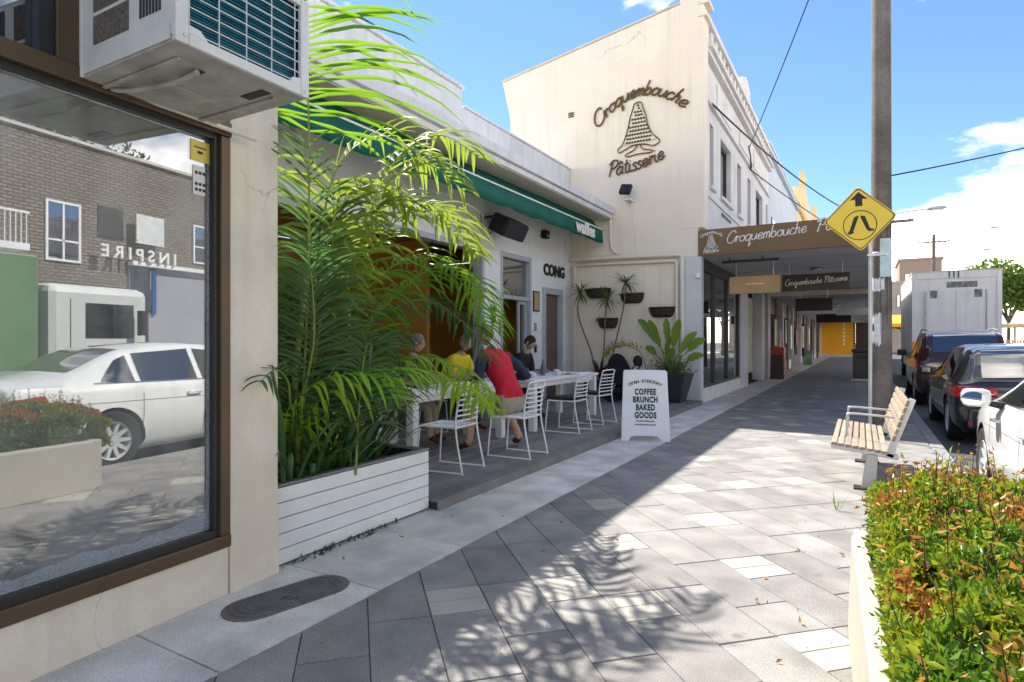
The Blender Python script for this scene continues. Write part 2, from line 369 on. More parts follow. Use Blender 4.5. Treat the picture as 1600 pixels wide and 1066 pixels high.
# ------------------------------------------------------------------ the glazed shop at the left
sh = thing('corner_shop', 'cream rendered shop front with a large bronze framed display window', 'shop', (-3.03, 1.85, 0))
B('plinth', MATS['cream'], sh, (-3.2, -5, 0, -3.0, 2.055, .265), bevel=.006)
B('pillar', MATS['cream'], sh, (-3.6, 2.062, 0, -3.0, 2.40, 3.7), bevel=.006)
B('pillar_base', MATS['cream'], sh, (-3.6, 2.061, 0, -2.994, 2.404, .36), bevel=.003)
B('side_wall', MATS['cream'], sh, (-9, 2.2, 0, -3.602, 2.398, 3.7))
B('upper_wall', MATS['cream'], sh, (-3.4, -5, 3.35, -3.02, 2.06, 3.7))
B('roof', MATS['soffit'], sh, (-9, -5, 3.704, -3.0, 2.41, 3.8))
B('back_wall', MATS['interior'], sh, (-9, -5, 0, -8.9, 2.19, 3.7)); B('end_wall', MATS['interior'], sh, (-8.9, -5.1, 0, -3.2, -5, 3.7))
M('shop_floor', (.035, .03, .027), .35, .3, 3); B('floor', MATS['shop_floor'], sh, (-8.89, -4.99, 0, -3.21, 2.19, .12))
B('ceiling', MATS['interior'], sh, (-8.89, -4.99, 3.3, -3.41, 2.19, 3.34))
win = B('display_window', MATS['bronze'], sh, (-3.11, -5, .267, -2.985, 2.06, .335), (-3.09, 2.0, .337, -2.99, 2.058, 2.52), (-3.11, -5, 2.522, -2.98, 2.06, 2.60), bevel=.004)
B('inner_frame', MATS['dark_frame'], win, (-3.1, -5, .336, -3.015, 1.998, .375), (-3.09, 1.974, .376, -3.012, 1.999, 2.521), (-3.09, -5, 2.495, -3.015, 1.973, 2.521))
BS('upper_mullion', MATS['bronze'], win, (-3.1, 1.20, 2.602, -2.985, 1.31, 3.349), (-3.1, 2.0, 2.602, -2.99, 2.058, 3.349), bevel=.004)
B('dark_mullion', MATS['dark_frame'], win, (-3.1, 1.14, 2.602, -3.0, 1.198, 3.349))
B('pane', MATS['shop_glass'], win, (-3.06, -5, .376, -3.052, 1.973, 2.494))
M('blind', (.20, .195, .18), .8, .06); B('blind', MATS['blind'], win, (-3.2, -5, 2.61, -3.19, 2.05, 3.34))
B('upper_pane', MATS['dark_glass'], win, (-3.06, -5, 2.601, -3.052, 1.139, 3.348)); B('upper_pane', MATS['dark_glass'], win, (-3.06, 1.311, 2.601, -3.052, 1.999, 3.348))
M('film', (.50, .58, .68), .6, .08, 30, fine=.12, fs=90)
f = MATS['film']; t_ = f.node_tree; b_ = t_.nodes['Principled BSDF']
g_ = t_.nodes.new('ShaderNodeNewGeometry'); sp_ = t_.nodes.new('ShaderNodeSeparateXYZ'); t_.links.new(g_.outputs['Position'], sp_.inputs[0])
nz_ = t_.nodes.new('ShaderNodeTexNoise'); nz_.inputs['Scale'].default_value = 260; t_.links.new(g_.outputs['Position'], nz_.inputs['Vector'])
mr_ = t_.nodes.new('ShaderNodeMapRange'); t_.links.new(nz_.outputs[0], mr_.inputs[0]); mr_.inputs[1].default_value = .35; mr_.inputs[2].default_value = .6; mr_.inputs[3].default_value = .22; mr_.inputs[4].default_value = .42
t_.links.new(mr_.outputs[0], b_.inputs['Alpha'])
fl = MB()
n = 60; P = [[], []]
for i in range(n+1):
    y = -1+2.97*i/n; h = .062+.006*math.sin(i*1.9)+.01*math.sin(i*.7)+.06*max(0, (i-n+5)/5)**2
    P[0].append((-3.0495, y, .377)); P[1].append((-3.0495, y, .377+h))
fl.grid(P); fl.add([(-3.0495, 1.95, .4), (-3.0495, 1.972, .4), (-3.0495, 1.972, 2.47), (-3.0495, 1.958, 2.47)], [(0, 1, 2, 3)])
fl.build('frosted_film', MATS['film'], win)
M('sticker_yellow', (.75, .6, .12), .5); M('ink', (.03, .03, .04), .6); M('sticker_white', (.78, .78, .78), .5)
s_ = B('sticker', MATS['sticker_yellow'], win, (-3.0505, 1.86, 2.36, -3.0485, 1.972, 2.47)); s_['label'] = 'yellow notice sticker in the window corner'
B('sticker_print', MATS['ink'], s_, (-3.048, 1.88, 2.43, -3.0475, 1.95, 2.437), (-3.048, 1.90, 2.40, -3.0475, 1.93, 2.415))
s_ = B('sticker', MATS['sticker_white'], win, (-3.0505, 1.875, 2.18, -3.0485, 1.945, 2.335))
B('sticker_print', MATS['ink'], s_, *[(-3.048, 1.885+.022*j, 2.2+.03*i, -3.0475, 1.885+.022*j+.016, 2.216+.03*i) for i in (0, 1, 3) for j in range(3)])

# ------------------------------------------------------------------ window air conditioner
ac = thing('air_conditioner', 'white window air conditioner with teal condenser sticking out above the display window', 'air conditioner', (-2.62, 1.62, 2.55))
ax0, ax1, ay0, ay1, az0, az1 = -3.05, -2.26, 1.31, 1.95, 2.55, 3.0
M('ac_white', (.74, .74, .72), .4, .06, 6, dirt=.25, ds=4, dcol=(.4, .37, .32)); M('ac_pan', (.50, .48, .42), .6, .2, 9, dirt=.5, ds=6, dcol=(.2, .17, .12)); M('teal', (.0, .11, .15), .35, .2, 20, metal=.3); M('mesh_brown', (.14, .12, .1), .8, .4, 80, fine=.5, fs=300)
B('casing', MATS['ac_white'], ac, (ax0, ay0, az0+.03, ax1-.02, ay0+.012, az1), (ax0, ay1-.012, az0+.03, ax1-.02, ay1, az1), (ax0, ay0, az1-.012, ax1-.02, ay1, az1+.002), bevel=.004)
BS('side_trim', MATS['ac_white'], ac, (ax0+.01, ay0-.012, az0+.0, ax0+.12, ay0-.001, az1), (ax0+.02, ay0-.006, az0+.01, ax1-.03, ay0-.001, az0+.07), bevel=.002)
BS('vent_panel', MATS['mesh_brown'], ac, (ax0+.2, ay0-.004, az0+.12, ax0+.47, ay0-.0008, az0+.24), (ax0+.2, ay0-.004, az0+.26, ax0+.47, ay0-.0008, az1-.03))
o = B('louvre', MATS['dark_frame'], ac, *[(ax0+.55+.022*i, ay0-.004, az0+.14, ax0+.562+.022*i, ay0-.0008, az0+.235) for i in range(7)], *[(ax0+.55+.022*i, ay0-.004, az0+.26, ax0+.562+.022*i, ay0-.0008, az1-.03) for i in range(7)])
B('base_pan', MATS['ac_pan'], ac, (ax0, ay0, az0, ax1-.01, ay1, az0+.028), bevel=.004)
BS('pan_rib', MATS['ac_pan'], ac, (ax0+.1, ay0+.08, az0-.012, ax1-.12, ay0+.1, az0-.001), (ax0+.1, ay1-.1, az0-.012, ax1-.12, ay1-.08, az0-.001), (ax0+.15, ay0+.2, az0-.008, ax0+.4, ay1-.22, az0-.001), bevel=.004)
BS('drain_slot', MATS['black'], ac, (ax1-.3, ay0+.2, az0-.004, ax1-.16, ay0+.225, az0-.0005), (ax1-.25, ay1-.18, az0-.004, ax1-.1, ay1-.13, az0-.0005))
bz = B('front_bezel', MATS['ac_white'], ac, (ax1-.02, ay0-.004, az0, ax1+.004, ay0+.05, az1+.004), (ax1-.02, ay1-.045, az0, ax1+.004, ay1+.004, az1+.004), (ax1-.02, ay0+.05, az0, ax1+.004, ay1-.045, az0+.045), (ax1-.02, ay0+.05, az1-.03, ax1+.004, ay1-.045, az1+.004), bevel=.005)
MB().prism([(ay0+.05, az0+.045), (ay0+.13, az0+.045), (ay0+.1, az0+.075), (ay0+.05, az0+.08)], 'x', ax1-.015, ax1+.002).build('bezel_gusset', MATS['ac_white'], bz)
MB().prism([(ay1-.045, az0+.045), (ay1-.045, az0+.08), (ay1-.09, az0+.07), (ay1-.11, az0+.045)], 'x', ax1-.015, ax1+.002).build('bezel_gusset', MATS['ac_white'], bz)
BS('screw', MATS['galv'], bz, (ax1+.004, ay0+.028, az0+.025, ax1+.008, ay0+.04, az0+.037), (ax1+.004, ay1-.03, az0+.02, ax1+.008, ay1-.02, az0+.03))
fn = B('condenser', MATS['teal'], ac, (ax1-.06, ay0+.03, az0+.03, ax1-.035, ay1-.03, az1-.02))
B('fins', MATS['teal'], fn, *[(ax1-.0345, ay0+.03, az0+.04+.0125*i, ax1-.027, ay1-.03, az0+.046+.0125*i) for i in range(31)])
gd = MB()
for i in range(5): y = ay0+.06+.128*i; gd.tube([(ax1-.012, y, az0+.03), (ax1-.012, y, az1-.02)], .003, 5)
for i in range(9): z = az0+.06+.048*i; gd.tube([(ax1-.009, ay0+.04, z), (ax1-.009, ay1-.04, z)], .003, 5)
gd.build('wire_guard', MATS['ac_white'], ac, 50)
T('conduit', MATS['pipe'], ac, [(-2.975, 1.35, 2.565), (-2.96, 1.75, 2.555), (-2.96, 2.2, 2.545)], .013)
T('drain_hose', MATS['ac_pan'], ac, catmull([(-2.99, 1.42, 2.56), (-2.85, 1.46, 2.53), (-2.6, 1.5, 2.525), (-2.42, 1.5, 2.535)], 5), .012)

_pv = Vector((-3.03, 1.85, 0)); _rz = Matrix.Rotation(R(4.5), 4, 'Z')       # this shop stands at a slight angle to the street
sh.location = _pv; sh.rotation_euler = (0, 0, R(4.5)); ac.rotation_euler = (0, 0, R(1.0))
# ------------------------------------------------------------------ cafe: deck, building, awning
CZ = .09
M('deck', (.20, .19, .185), .7, .18, 3, fine=.25, fs=90, bump=.4, bs=60, rnd=.18)
dk = B('deck', MATS['dark_frame'], None, (-6.1, 3.95, 0, -3.02, 13.44, CZ-.03)); tag(dk, kind='structure')
x = -6.1; first = None
while x < -3.06:
    if first is None:
        first = B('deck_plank', MATS['deck'], dk, (x, 3.95, CZ-.028, x+.086, 13.44, CZ), bevel=.003)
    else:
        o = first.copy(); COL.objects.link(o); o.location = first.location+Vector((x+6.1, 0, random.uniform(-.001, .001)))
    x += .0905
B('fascia_board', MATS['deck'], dk, (-3.019, 3.94, .0, -3.0, 13.43, CZ-.004))
FX = -6.2
cf = thing('cafe_building', 'single storey white cafe with stepped parapet, wide orange opening and grey framed doors', 'cafe', (FX, 8, 0))
B('wall', MATS['white_wall'], cf, (FX-.25, 2.42, 0, FX, 3.2, 4.29), (FX-.25, 9.55, 0, FX, 10.15, 3.2), (FX-.25, 11.42, 0, FX, 11.95, 3.2), (FX-.25, 12.98, 0, FX, 13.44, 3.2), (FX-.25, 11.952, 2.62, FX-.001, 12.979, 3.199), (FX-.25, 3.21, 3.202, FX-.002, 13.44, 4.288))
B('dado', MATS['white_wall'], cf, (FX-.2, 3.2, 0, FX+.02, 5.2, .95), bevel=.01)
# weatherboards at the corner
for i in range(34):
    z = .1+.125*i
    if z > 4.2: break
    MB().prism([(FX+.001, z), (FX+.034, z), (FX+.012, z+.123), (FX+.001, z+.123)], 'y', 13.1, 13.43).build('weatherboard', MATS['white_board'], cf)
fr = B('opening_frame', MATS['grey_frame'], cf, (FX-.2, 9.46, CZ, FX+.02, 9.548, 3.2), (FX-.2, 3.2, 3.1, FX+.02, 9.458, 3.199), bevel=.006)
d1 = B('door_frame', MATS['grey_frame'], cf, (FX-.2, 10.152, CZ, FX+.02, 10.22, 3.2), (FX-.2, 11.34, CZ, FX+.02, 11.418, 3.2), (FX-.2, 10.222, 3.1, FX+.02, 11.338, 3.199), (FX-.14, 10.222, 2.26, FX+.0, 11.338, 2.34), bevel=.005)
B('fanlight_pane', MATS['far_glass'], d1, (FX-.09, 10.222, 2.342, FX-.08, 11.338, 3.098))
B('door_leaf', MATS['grey_frame'], cf, (FX-.12, 11.0, CZ+.02, FX-.07, 11.06, 2.258), (FX-.12, 11.28, CZ+.02, FX-.07, 11.337, 2.258), (FX-.12, 11.062, CZ+.02, FX-.07, 11.278, .3), (FX-.12, 11.062, 2.18, FX-.07, 11.278, 2.258), bevel=.004)
d2 = B('side_door_frame', MATS['grey_frame'], cf, (FX-.15, 11.952, CZ, FX+.03, 12.1, 2.62), (FX-.15, 12.86, CZ, FX+.03, 12.978, 2.62), (FX-.15, 12.102, 2.48, FX+.03, 12.858, 2.619), bevel=.006)
M('door_brown', (.17, .105, .085), .5, .12, 3); B('side_door', MATS['door_brown'], d2, (FX-.12, 12.102, CZ, FX-.06, 12.858, 2.478), bevel=.004)
B('lever_handle', MATS['galv'], d2, (FX-.058, 12.16, 1.05, FX-.03, 12.26, 1.075), (FX-.06, 12.15, .98, FX-.05, 12.18, 1.15))
B('interior_wall', MATS['orange'], cf, (FX-4, 2.42, 0, FX-3.9, 13.44, 3.5), (FX-3.89, 2.42, 0, FX-.26, 2.5, 3.5), (FX-3.89, 13.3, 0, FX-.26, 13.43, 3.5), (FX-3.89, 9.7, 0, FX-1.5, 9.8, 3.5))
B('interior_floor', MATS['interior'], cf, (FX-3.89, 2.51, .02, FX-.26, 13.29, CZ)); M('ceiling_orange', (.42, .22, .05), .7); B('interior_ceiling', MATS['ceiling_orange'], cf, (FX-3.89, 2.51, 3.51, FX-.26, 13.29, 3.55))
B('counter', MATS['white_paint'], cf, (FX-2.6, 3.4, CZ, FX-2.0, 7.6, 1.1), (FX-2.7, 3.3, 1.102, FX-1.9, 7.7, 1.15), bevel=.01)
cn = B('cornice', MATS['parapet_white'], cf, (-6.5, 2.42, 4.40, -5.03, 13.43, 4.57), (-6.5, 2.42, 4.30, -5.09, 13.43, 4.398), bevel=.012)
B('soffit', MATS['soffit_cream'], cn, (FX+.001, 2.42, 4.285, -5.12, 13.42, 4.298))
B('parapet', MATS['parapet_white'], cf, (-6.55, 2.42, 4.572, FX, 8.82, 5.93), (-6.55, 8.822, 4.572, FX+.0, 13.42, 5.62), bevel=.012)
B('parapet_cap', MATS['parapet_white'], cf, (-6.6, 2.42, 5.932, FX+.05, 8.86, 5.99), (-6.6, 8.87, 5.622, FX+.04, 13.43, 5.66), bevel=.008)
M('tin', (.45, .46, .47), .5, .1, metal=.4); B('roof', MATS['tin'], cf, (-12, 2.42, 4.3, -6.56, 13.42, 4.4))
BS('vent_pipe', MATS['dark_frame'], cf, (-6.45, 8.4, 5.99, -6.42, 8.43, 6.2), (-6.4, 6.1, 5.99, -6.37, 6.13, 6.12))
T('gutter_downpipe', MATS['pipe'], cf, catmull([(-5.12, 13.38, 4.28), (-5.12, 13.38, 3.9), (-5.1, 13.38, 3.65), (-5.02, 13.4, 3.5), (-4.9, 13.4, 3.44)], 4), .04)
lt = text('wall_letters', 'CONG', MATS['black'], cf, frame((FX+.012, 12.55, 3.02), (0, 1, 0), (0, 0, 1)), .36, .012, bold=.012)
M('logo_green', (.02, .07, .05), .6)
text('pilaster_logo', 'wafiles', MATS['logo_green'], cf, frame((FX+.006, 9.87, 2.02), (0, 1, 0), (0, 0, 1)), .13, .002, bold=.006)
text('pilaster_logo', 'cafe', MATS['logo_green'], cf, frame((FX+.006, 9.87, 1.84), (0, 1, 0), (0, 0, 1)), .09, .002, bold=.003)
nb = B('notice_board', MATS['dark_frame'], cf, (FX+.001, 11.5, 2.05, FX+.03, 11.78, 2.5)); B('notice', MATS['sign_tan'], nb, (FX+.031, 11.52, 2.08, FX+.034, 11.76, 2.47))
B('keypad', MATS['dark_frame'], cf, (FX+.001, 11.56, 1.15, FX+.03, 11.64, 1.32)); B('intercom', MATS['grey_metal'], cf, (FX+.001, 11.56, 1.62, FX+.03, 11.63, 1.8))
# awning
M('awning_green', (.0, .115, .085), .75, .1, 2, streak=.15, dcol=(.0, .05, .04))
aw = thing('awning', 'dark green fabric awning with white front rail and lettered valance', 'awning', (-5.4, 8, 3.7))
BX, BZ = -5.31, 4.03; AY0, AY1 = 2.46, 13.25
fab = [[(-5.52+(.21)*t, AY0+(AY1-AY0)*i/44, 4.283-(4.283-BZ-.02)*t-.03*math.sin(PI*t)) for i in range(45)] for t in (0, .25, .5, .75, 1)]
MB().grid(fab).build('canopy', MATS['awning_green'], aw, True)
T('front_rail', MATS['white_paint'], aw, [(BX, AY0, BZ), (BX, AY1, BZ+.0)], .032, 10)
val = [[], [], []]
for i in range(121):
    y = AY0+(AY1-AY0)*i/120; wv = .018*math.sin(i*.9)+.012*math.sin(i*.37); dz = .30+.025*abs(math.sin(i*.26))
    for j in range(3): val[j].append((BX+.033+wv*j*.5, y, BZ-.01-dz*j/2))
o = MB().grid(val).build('valance', MATS['awning_green'], aw, True)
sd = o.modifiers.new('solid', 'SOLIDIFY'); sd.thickness = .004
text('valance_lettering', 'wafiles', MATS['letter_white'], aw, frame((BX+.07, 12.2, BZ-.155), (0, 1, 0), (0, 0, 1)), .38, .003, bold=.015)
for y in (5.0, 9.0, 12.6):
    T('folding_arm', MATS['white_paint'], aw, [(-6.15, y-.5, 4.15), (-5.75, y+.5, 4.12), (BX, y, BZ)], .02)
# speaker / heater unit on the wall and small camera
hb = thing('wall_speaker', 'black tilted box speaker on a bracket above the wide cafe opening', 'speaker', (FX, 9.65, 3.5))
MB().box(-.2, -.3, -.17, .2, .3, .17).xf(Matrix.Translation((FX+.42, 9.75, 3.56)) @ Matrix.Rotation(R(28), 4, 'Y') @ Matrix.Rotation(R(-12), 4, 'Z')).build('cabinet', MATS['black'], hb, bevel=.02)
MB().box(-.19, -.28, -.15, .005, .28, .15).xf(Matrix.Translation((FX+.62, 9.71, 3.45)) @ Matrix.Rotation(R(28), 4, 'Y') @ Matrix.Rotation(R(-12), 4, 'Z')).build('grille', MATS['dark_frame'], hb, bevel=.004)
T('bracket', MATS['black'], hb, [(FX+.002, 9.55, 3.75), (FX+.25, 9.6, 3.78), (FX+.35, 9.7, 3.65)], .02); T('cable', MATS['black'], hb, catmull([(FX+.01, 9.4, 3.8), (FX+.1, 9.35, 3.55), (FX+.15, 9.45, 3.4), (FX+.3, 9.55, 3.6)], 5), .008)
cm = thing('security_light', 'small black security light under the awning near the door', 'light', (FX, 11.95, 3.75))
B('housing', MATS['black'], cm, (FX+.03, 11.85, 3.7, FX+.16, 12.03, 3.88), bevel=.01); B('mount', MATS['dark_frame'], cm, (FX, 11.9, 3.75, FX+.028, 11.98, 3.84)); B('lens', MATS['grey_metal'], cm, (FX+.161, 11.88, 3.73, FX+.165, 12.0, 3.78))
# ------------------------------------------------------------------ patisserie building
CY = 13.46; CX = -3.1
cq = thing('patisserie_building', 'two storey cream rendered patisserie with lettered side wall and moulded street front', 'building', (-5.5, 18, 0))
MB().prism([(CX, 0), (CX, 9.02), (-4.43, 8.80), (-8.15, 8.20), (-7.88, 7.0), (-7.9, 0)], 'y', CY, CY+.3).build('side_wall', MATS['croq_cream'], cq)
M('coping', (.62, .55, .46), .8, .1, 2, dirt=.5, ds=2, dcol=(.25, .22, .2)); MB().prism([(-3.5, 8.96), (-3.5, 9.0), (-8.17, 8.26), (-8.15, 8.205)], 'y', CY-.03, CY+.33).build('coping', MATS['coping'], cq)
M('croq_front', (.68, .66, .63), .8, .06, 1, bump=.2, bs=30, dirt=.35, ds=1.2, dcol=(.42, .4, .4), streak=.4)
B('corner_pier', MATS['croq_cream'], cq, (-3.5, CY-.012, 3.9, -2.98, CY+.42, 9.9), bevel=.01)
B('pier_cap', MATS['croq_cream'], cq, (-3.55, CY-.06, 9.902, -2.9, CY+.5, 10.05), bevel=.01); BS('pier_moulding', MATS['croq_cream'], cq, (-3.1, CY-.05, 8.55, -2.9, CY+.48, 8.62), (-3.1, CY-.04, 8.82, -2.86, CY+.47, 8.9), bevel=.01)
WN = [(14.62, 15.05), (15.89, 17.29), (18.28, 18.92), (20.09, 20.73), (21.83, 23.45), (24.35, 24.8)]
zb, zt = 5.1, 6.6; bx = [(CX-.3, CY+.301, 3.3, CX, 25, zb), (CX-.3, CY+.301, zt, CX, 25, 8.95)]
ed = [CY+.301]+[e for w_ in WN for e in w_]+[25]
for i in range(0, len(ed), 2): bx.append((CX-.3, ed[i], zb+.001, CX-.001, ed[i+1], zt-.001))
B('front_wall', MATS['croq_front'], cq, *bx)
M('blind_grey', (.10, .105, .12), .5, .1)
for a, b in WN:
    o = B('window', MATS['dark_frame'], cq, (CX-.2, a, zb, CX-.12, a+.06, zt), (CX-.2, b-.06, zb, CX-.12, b, zt), (CX-.2, a+.061, zb, CX-.12, b-.061, zb+.07), (CX-.2, a+.061, zt-.07, CX-.12, b-.061, zt), (CX-.2, (a+b)/2-.025, zb+.071, CX-.13, (a+b)/2+.025, zt-.071))
    B('pane', MATS['dark_glass'], o, (CX-.17, a+.06, zb+.07, CX-.16, b-.06, zt-.07)); B('room_dark', MATS['interior'], o, (CX-.3, a, zb, CX-.28, b, zt))
    B('sill', MATS['croq_front'], cq, (CX-.1, a-.06, zb-.09, CX+.08, b+.06, zb-.002), bevel=.008)
B('string_course', MATS['croq_front'], cq, (CX-.01, CY+.45, 6.95, CX+.08, 25, 7.06), (CX-.01, CY+.45, 7.95, CX+.14, 25, 8.06), (CX-.01, CY+.45, 8.062, CX+.22, 25, 8.16), (CX-.01, CY+.45, 4.78, CX+.04, 25, 4.84), bevel=.01)
for i in range(22): B('baluster', MATS['croq_front'], cq, (CX-.06, CY+.6+.5*i, 8.2, CX+.06, CY+.78+.5*i, 8.72), bevel=.02)
B('parapet_rail', MATS['croq_front'], cq, (CX-.02, CY+.45, 8.72, CX+.12, 25, 8.86), bevel=.01)
MB().prism([(18.6, 8.86), (18.6, 9.2), (19.3, 9.45), (20.0, 9.2), (20.0, 8.86)], 'x', CX-.15, CX+.1).build('pediment', MATS['croq_front'], cq, bevel=.01)
for y in (15.4, 18.6, 21.3): B('wall_panel', MATS['croq_front'], cq, (CX+.0, y, 7.2, CX+.03, y+1.9, 7.8), bevel=.01)
for i in range(9): B('dentil', MATS['dark_frame'], cq, (CX, 16.0+.14*i, 4.62, CX+.03, 16.06+.14*i, 4.7))
B('roof', MATS['tin'], cq, (-8, CY+.31, 7.6, CX-.31, 24.9, 7.7)); B('back_wall', MATS['croq_front'], cq, (-8.1, CY+.31, 0, -7.95, 25, 7.59))
# shop front
M('pale_post', (.62, .63, .66), .6, .06, 2)
B('corner_pilaster', MATS['pale_post'], cq, (CX-.3, CY-.008, 0, CX+.06, CY+.24, 3.29), bevel=.008)
B('stall_riser', MATS['white_board'], cq, (CX-.25, CY+.25, 0, CX+.03, 18.62, .32), bevel=.008)
pst = [(18.62, 19.9), (23.0, 23.6), (24.6, 25.0)]
for a, b in pst: B('pilaster', MATS['pale_post'], cq, (CX-.3, a, 0, CX+.05, b, 3.29), bevel=.006)
for i, (a, b) in enumerate(((CY+.25, 15.2), (15.2, 16.9), (16.9, 18.62))):
    o = B('shop_window', MATS['dark_frame'], cq, (CX-.12, a+.001, .321, CX, a+.06, 3.1), (CX-.12, b-.06, .321, CX, b-.001, 3.1), (CX-.12, a+.061, 3.02, CX, b-.061, 3.1), (CX-.12, a+.061, .321, CX, b-.061, .38), bevel=.003)
    B('pane', MATS['far_glass'], o, (CX-.06, a+.06, .38, CX-.05, b-.06, 3.02))
B('header', MATS['dark_frame'], cq, (CX-.2, CY+.25, 3.101, CX-.01, 25, 3.29))
B('doorway', MATS['interior'], cq, (CX-1.2, 19.9, 0, CX-1.15, 23, 3.1)); B('shop_interior', MATS['blind'], cq, (CX-2.2, CY+.31, 0, CX-2.1, 18.6, 3.1), (CX-2.09, 18.5, 0, CX-.31, 18.6, 3.1)); B('shop_ceiling', MATS['blind'], cq, (CX-4.5, CY+.31, 3.11, CX-.31, 24.95, 3.2)); B('shop_partition', MATS['blind'], cq, (CX-4.6, 24.9, 0, CX-.31, 24.99, 3.1))
M('poster_red', (.45, .1, .08), .6); M('poster_green', (.2, .3, .16), .6, .4, 3); M('poster_cream', (.6, .55, .42), .6, .3, 3)
B('door', MATS['bronze'], cq, (CX-.5, 20.0, 0, CX-.45, 20.12, 2.9), (CX-.5, 21.4, 0, CX-.45, 21.52, 2.9), (CX-.5, 20.13, 2.75, CX-.45, 21.39, 2.9), (CX-.5, 20.13, 0, CX-.45, 21.39, .25)); B('door_pane', MATS['far_glass'], cq, (CX-.48, 20.13, .25, CX-.47, 21.39, 2.75))
B('side_light', MATS['poster_cream'], cq, (CX-.3, 21.7, .3, CX-.25, 22.9, 2.9))
for i in range(7): B('display_shelf_item', MATS[('poster_green', 'poster_cream', 'galv')[i % 3]], cq, (CX-1.0-.1*(i % 2), 14.0+.62*i, .5+.3*(i % 3), CX-.7, 14.3+.62*i, 1.2+.35*(i % 4)))
# footpath awning
av = thing('street_awning', 'flat footpath awning with brown lettered fascia over the patisserie', 'awning', (-1.3, 19, 3.2))
AX = .45
B('soffit', MATS['soffit'], av, (CX+.001, CY+.05, 3.30, AX-.05, 24.95, 3.36)); B('roof_sheet', MATS['tin'], av, (CX+.001, CY+.05, 3.62, AX-.05, 24.95, 3.66))
fa = B('front_fascia', MATS['sign_brown'], av, (CX, CY-.03, 3.265, AX, CY+.04, 3.84), bevel=.004); B('side_fascia', MATS['sign_brown'], av, (AX-.06, CY+.042, 3.265, AX, 25, 3.82), bevel=.004)
for y in (15, 17.5, 20, 22.5): B('soffit_joint', MATS['grey_metal'], av, (CX+.1, y, 3.292, AX-.1, y+.03, 3.2995))
B('light_batten', MATS['dark_frame'], av, (CX+.35, 14.25, 3.18, -1.55, 14.33, 3.235), (CX+.5, 14.27, 3.236, CX+.53, 14.3, 3.299), (-1.9, 14.27, 3.236, -1.87, 14.3, 3.299))
T('tie_rod', MATS['dark_frame'], av, [(CX, 14.0, 6.9), (AX-.2, 14.2, 3.66)], .012) if False else None
for nm, m, x0, x1, y, z0, z1 in (('hanging_sign', 'sign_tan', -2.72, -1.60, 15, 2.52, 2.93), ('hanging_sign', 'sign_dark', -1.66, -.22, 16, 2.62, 3.01)):
    t = thing(nm, 'tan sign board hanging under the awning next to the patisserie window' if m == 'sign_tan' else 'dark brown sign board with pale script hanging under the awning', 'sign', ((x0+x1)/2, y, z0), 'signs hanging under the awning')
    B('board', MATS[m], t, (x0, y-.04, z0, x1, y+.04, z1), bevel=.006)
    for xx in (x0+.15, x1-.15): T('hanger', MATS['galv'], t, [(xx, y, z1), (xx, y, 3.3)], .01)
    if m == 'sign_tan': TAN = t
    else: DARK = t

# ---- stroke lettering
GL = {
'C': ([[(1.3,1.55),(1.15,1.95),(.65,1.92),(.2,1.35),(.05,.6),(.35,.05),(.85,.0),(1.3,.4)]], 1.3),
'r': ([[(-.05,.35),(.18,1.0),(.26,.85),(.22,.0)],[(.23,.5),(.45,.95),(.72,.82)]], .72),
'o': ([[(.5,1),(.15,.75),(.12,.2),(.45,0),(.8,.25),(.8,.75),(.5,1),(.7,.85),(1.0,.9)]], .95),
'q': ([[(.8,.9),(.45,1),(.08,.6),(.15,.1),(.5,.05),(.8,.5),(.84,1)],[(.84,1),(.78,-.2),(.72,-.95),(1.02,-.45)]], 1.0),
'u': ([[(.05,1),(.06,.3),(.3,0),(.6,.2),(.78,1)],[(.78,1),(.78,.15),(1.0,.12)]], 1.0),
'e': ([[(.05,.4),(.6,.55),(.7,.82),(.45,1),(.12,.7),(.12,.22),(.42,0),(.9,.28)]], .86),
'm': ([[(.05,0),(.1,.95)],[(.08,.6),(.35,1),(.52,.8),(.5,0)],[(.5,.6),(.78,1),(.96,.8),(.94,.1),(1.15,.12)]], 1.15),
'b': ([[(.14,2.0),(.1,.8),(.1,.25),(.35,0),(.7,.18),(.78,.6),(.5,.98),(.12,.6)]], .92),
'c': ([[(.7,.85),(.4,1),(.08,.6),(.15,.12),(.5,0),(.85,.28)]], .82),
'h': ([[(.14,2.0),(.08,0)],[(.08,.55),(.4,1),(.6,.78),(.58,.12),(.8,.1)]], .85),
'P': ([[(.2,-.1),(.32,1.85)],[(-.1,1.45),(.35,1.98),(.95,1.9),(1.08,1.4),(.7,.98),(.28,.95)]], 1.05),
'a': ([[(.75,.9),(.4,1),(.08,.6),(.15,.1),(.45,0),(.72,.45),(.78,1)],[(.78,1),(.76,.15),(.98,.12)],[(.2,1.3),(.48,1.65),(.75,1.3)]], .98),
't': ([[(.3,1.7),(.25,.25),(.45,0),(.68,.12)],[(.0,1.12),(.62,1.18)]], .66),
'i': ([[(.1,1),(.1,.22),(.3,.02),(.45,.12)],[(.1,1.42),(.13,1.5)]], .46),
's': ([[(.6,.9),(.3,1),(.12,.75),(.5,.4),(.5,.1),(.2,0),(.0,.14)]], .66)}
def stroke_text(s, place, m, parent, r, slant=.22, depth=1., name='letter', per=5, joined=None):
    """place(x, y) maps em coordinates to a world point"""
    x = 0
    for ch in s:
        if ch == ' ': x += .8; continue
        st, adv = GL[ch]; mb = joined or MB()
        for pts in st:
            pp = [place(x+p[0]+slant*p[1], p[1]) for p in pts]
            mb.tube(catmull(pp, per) if len(pp) > 2 else pp, r, 6, True)
        if joined is None: mb.build(name, m, parent, 60)
        x += adv
def width(s): return sum(.8 if c == ' ' else GL[c][1] for c in s)
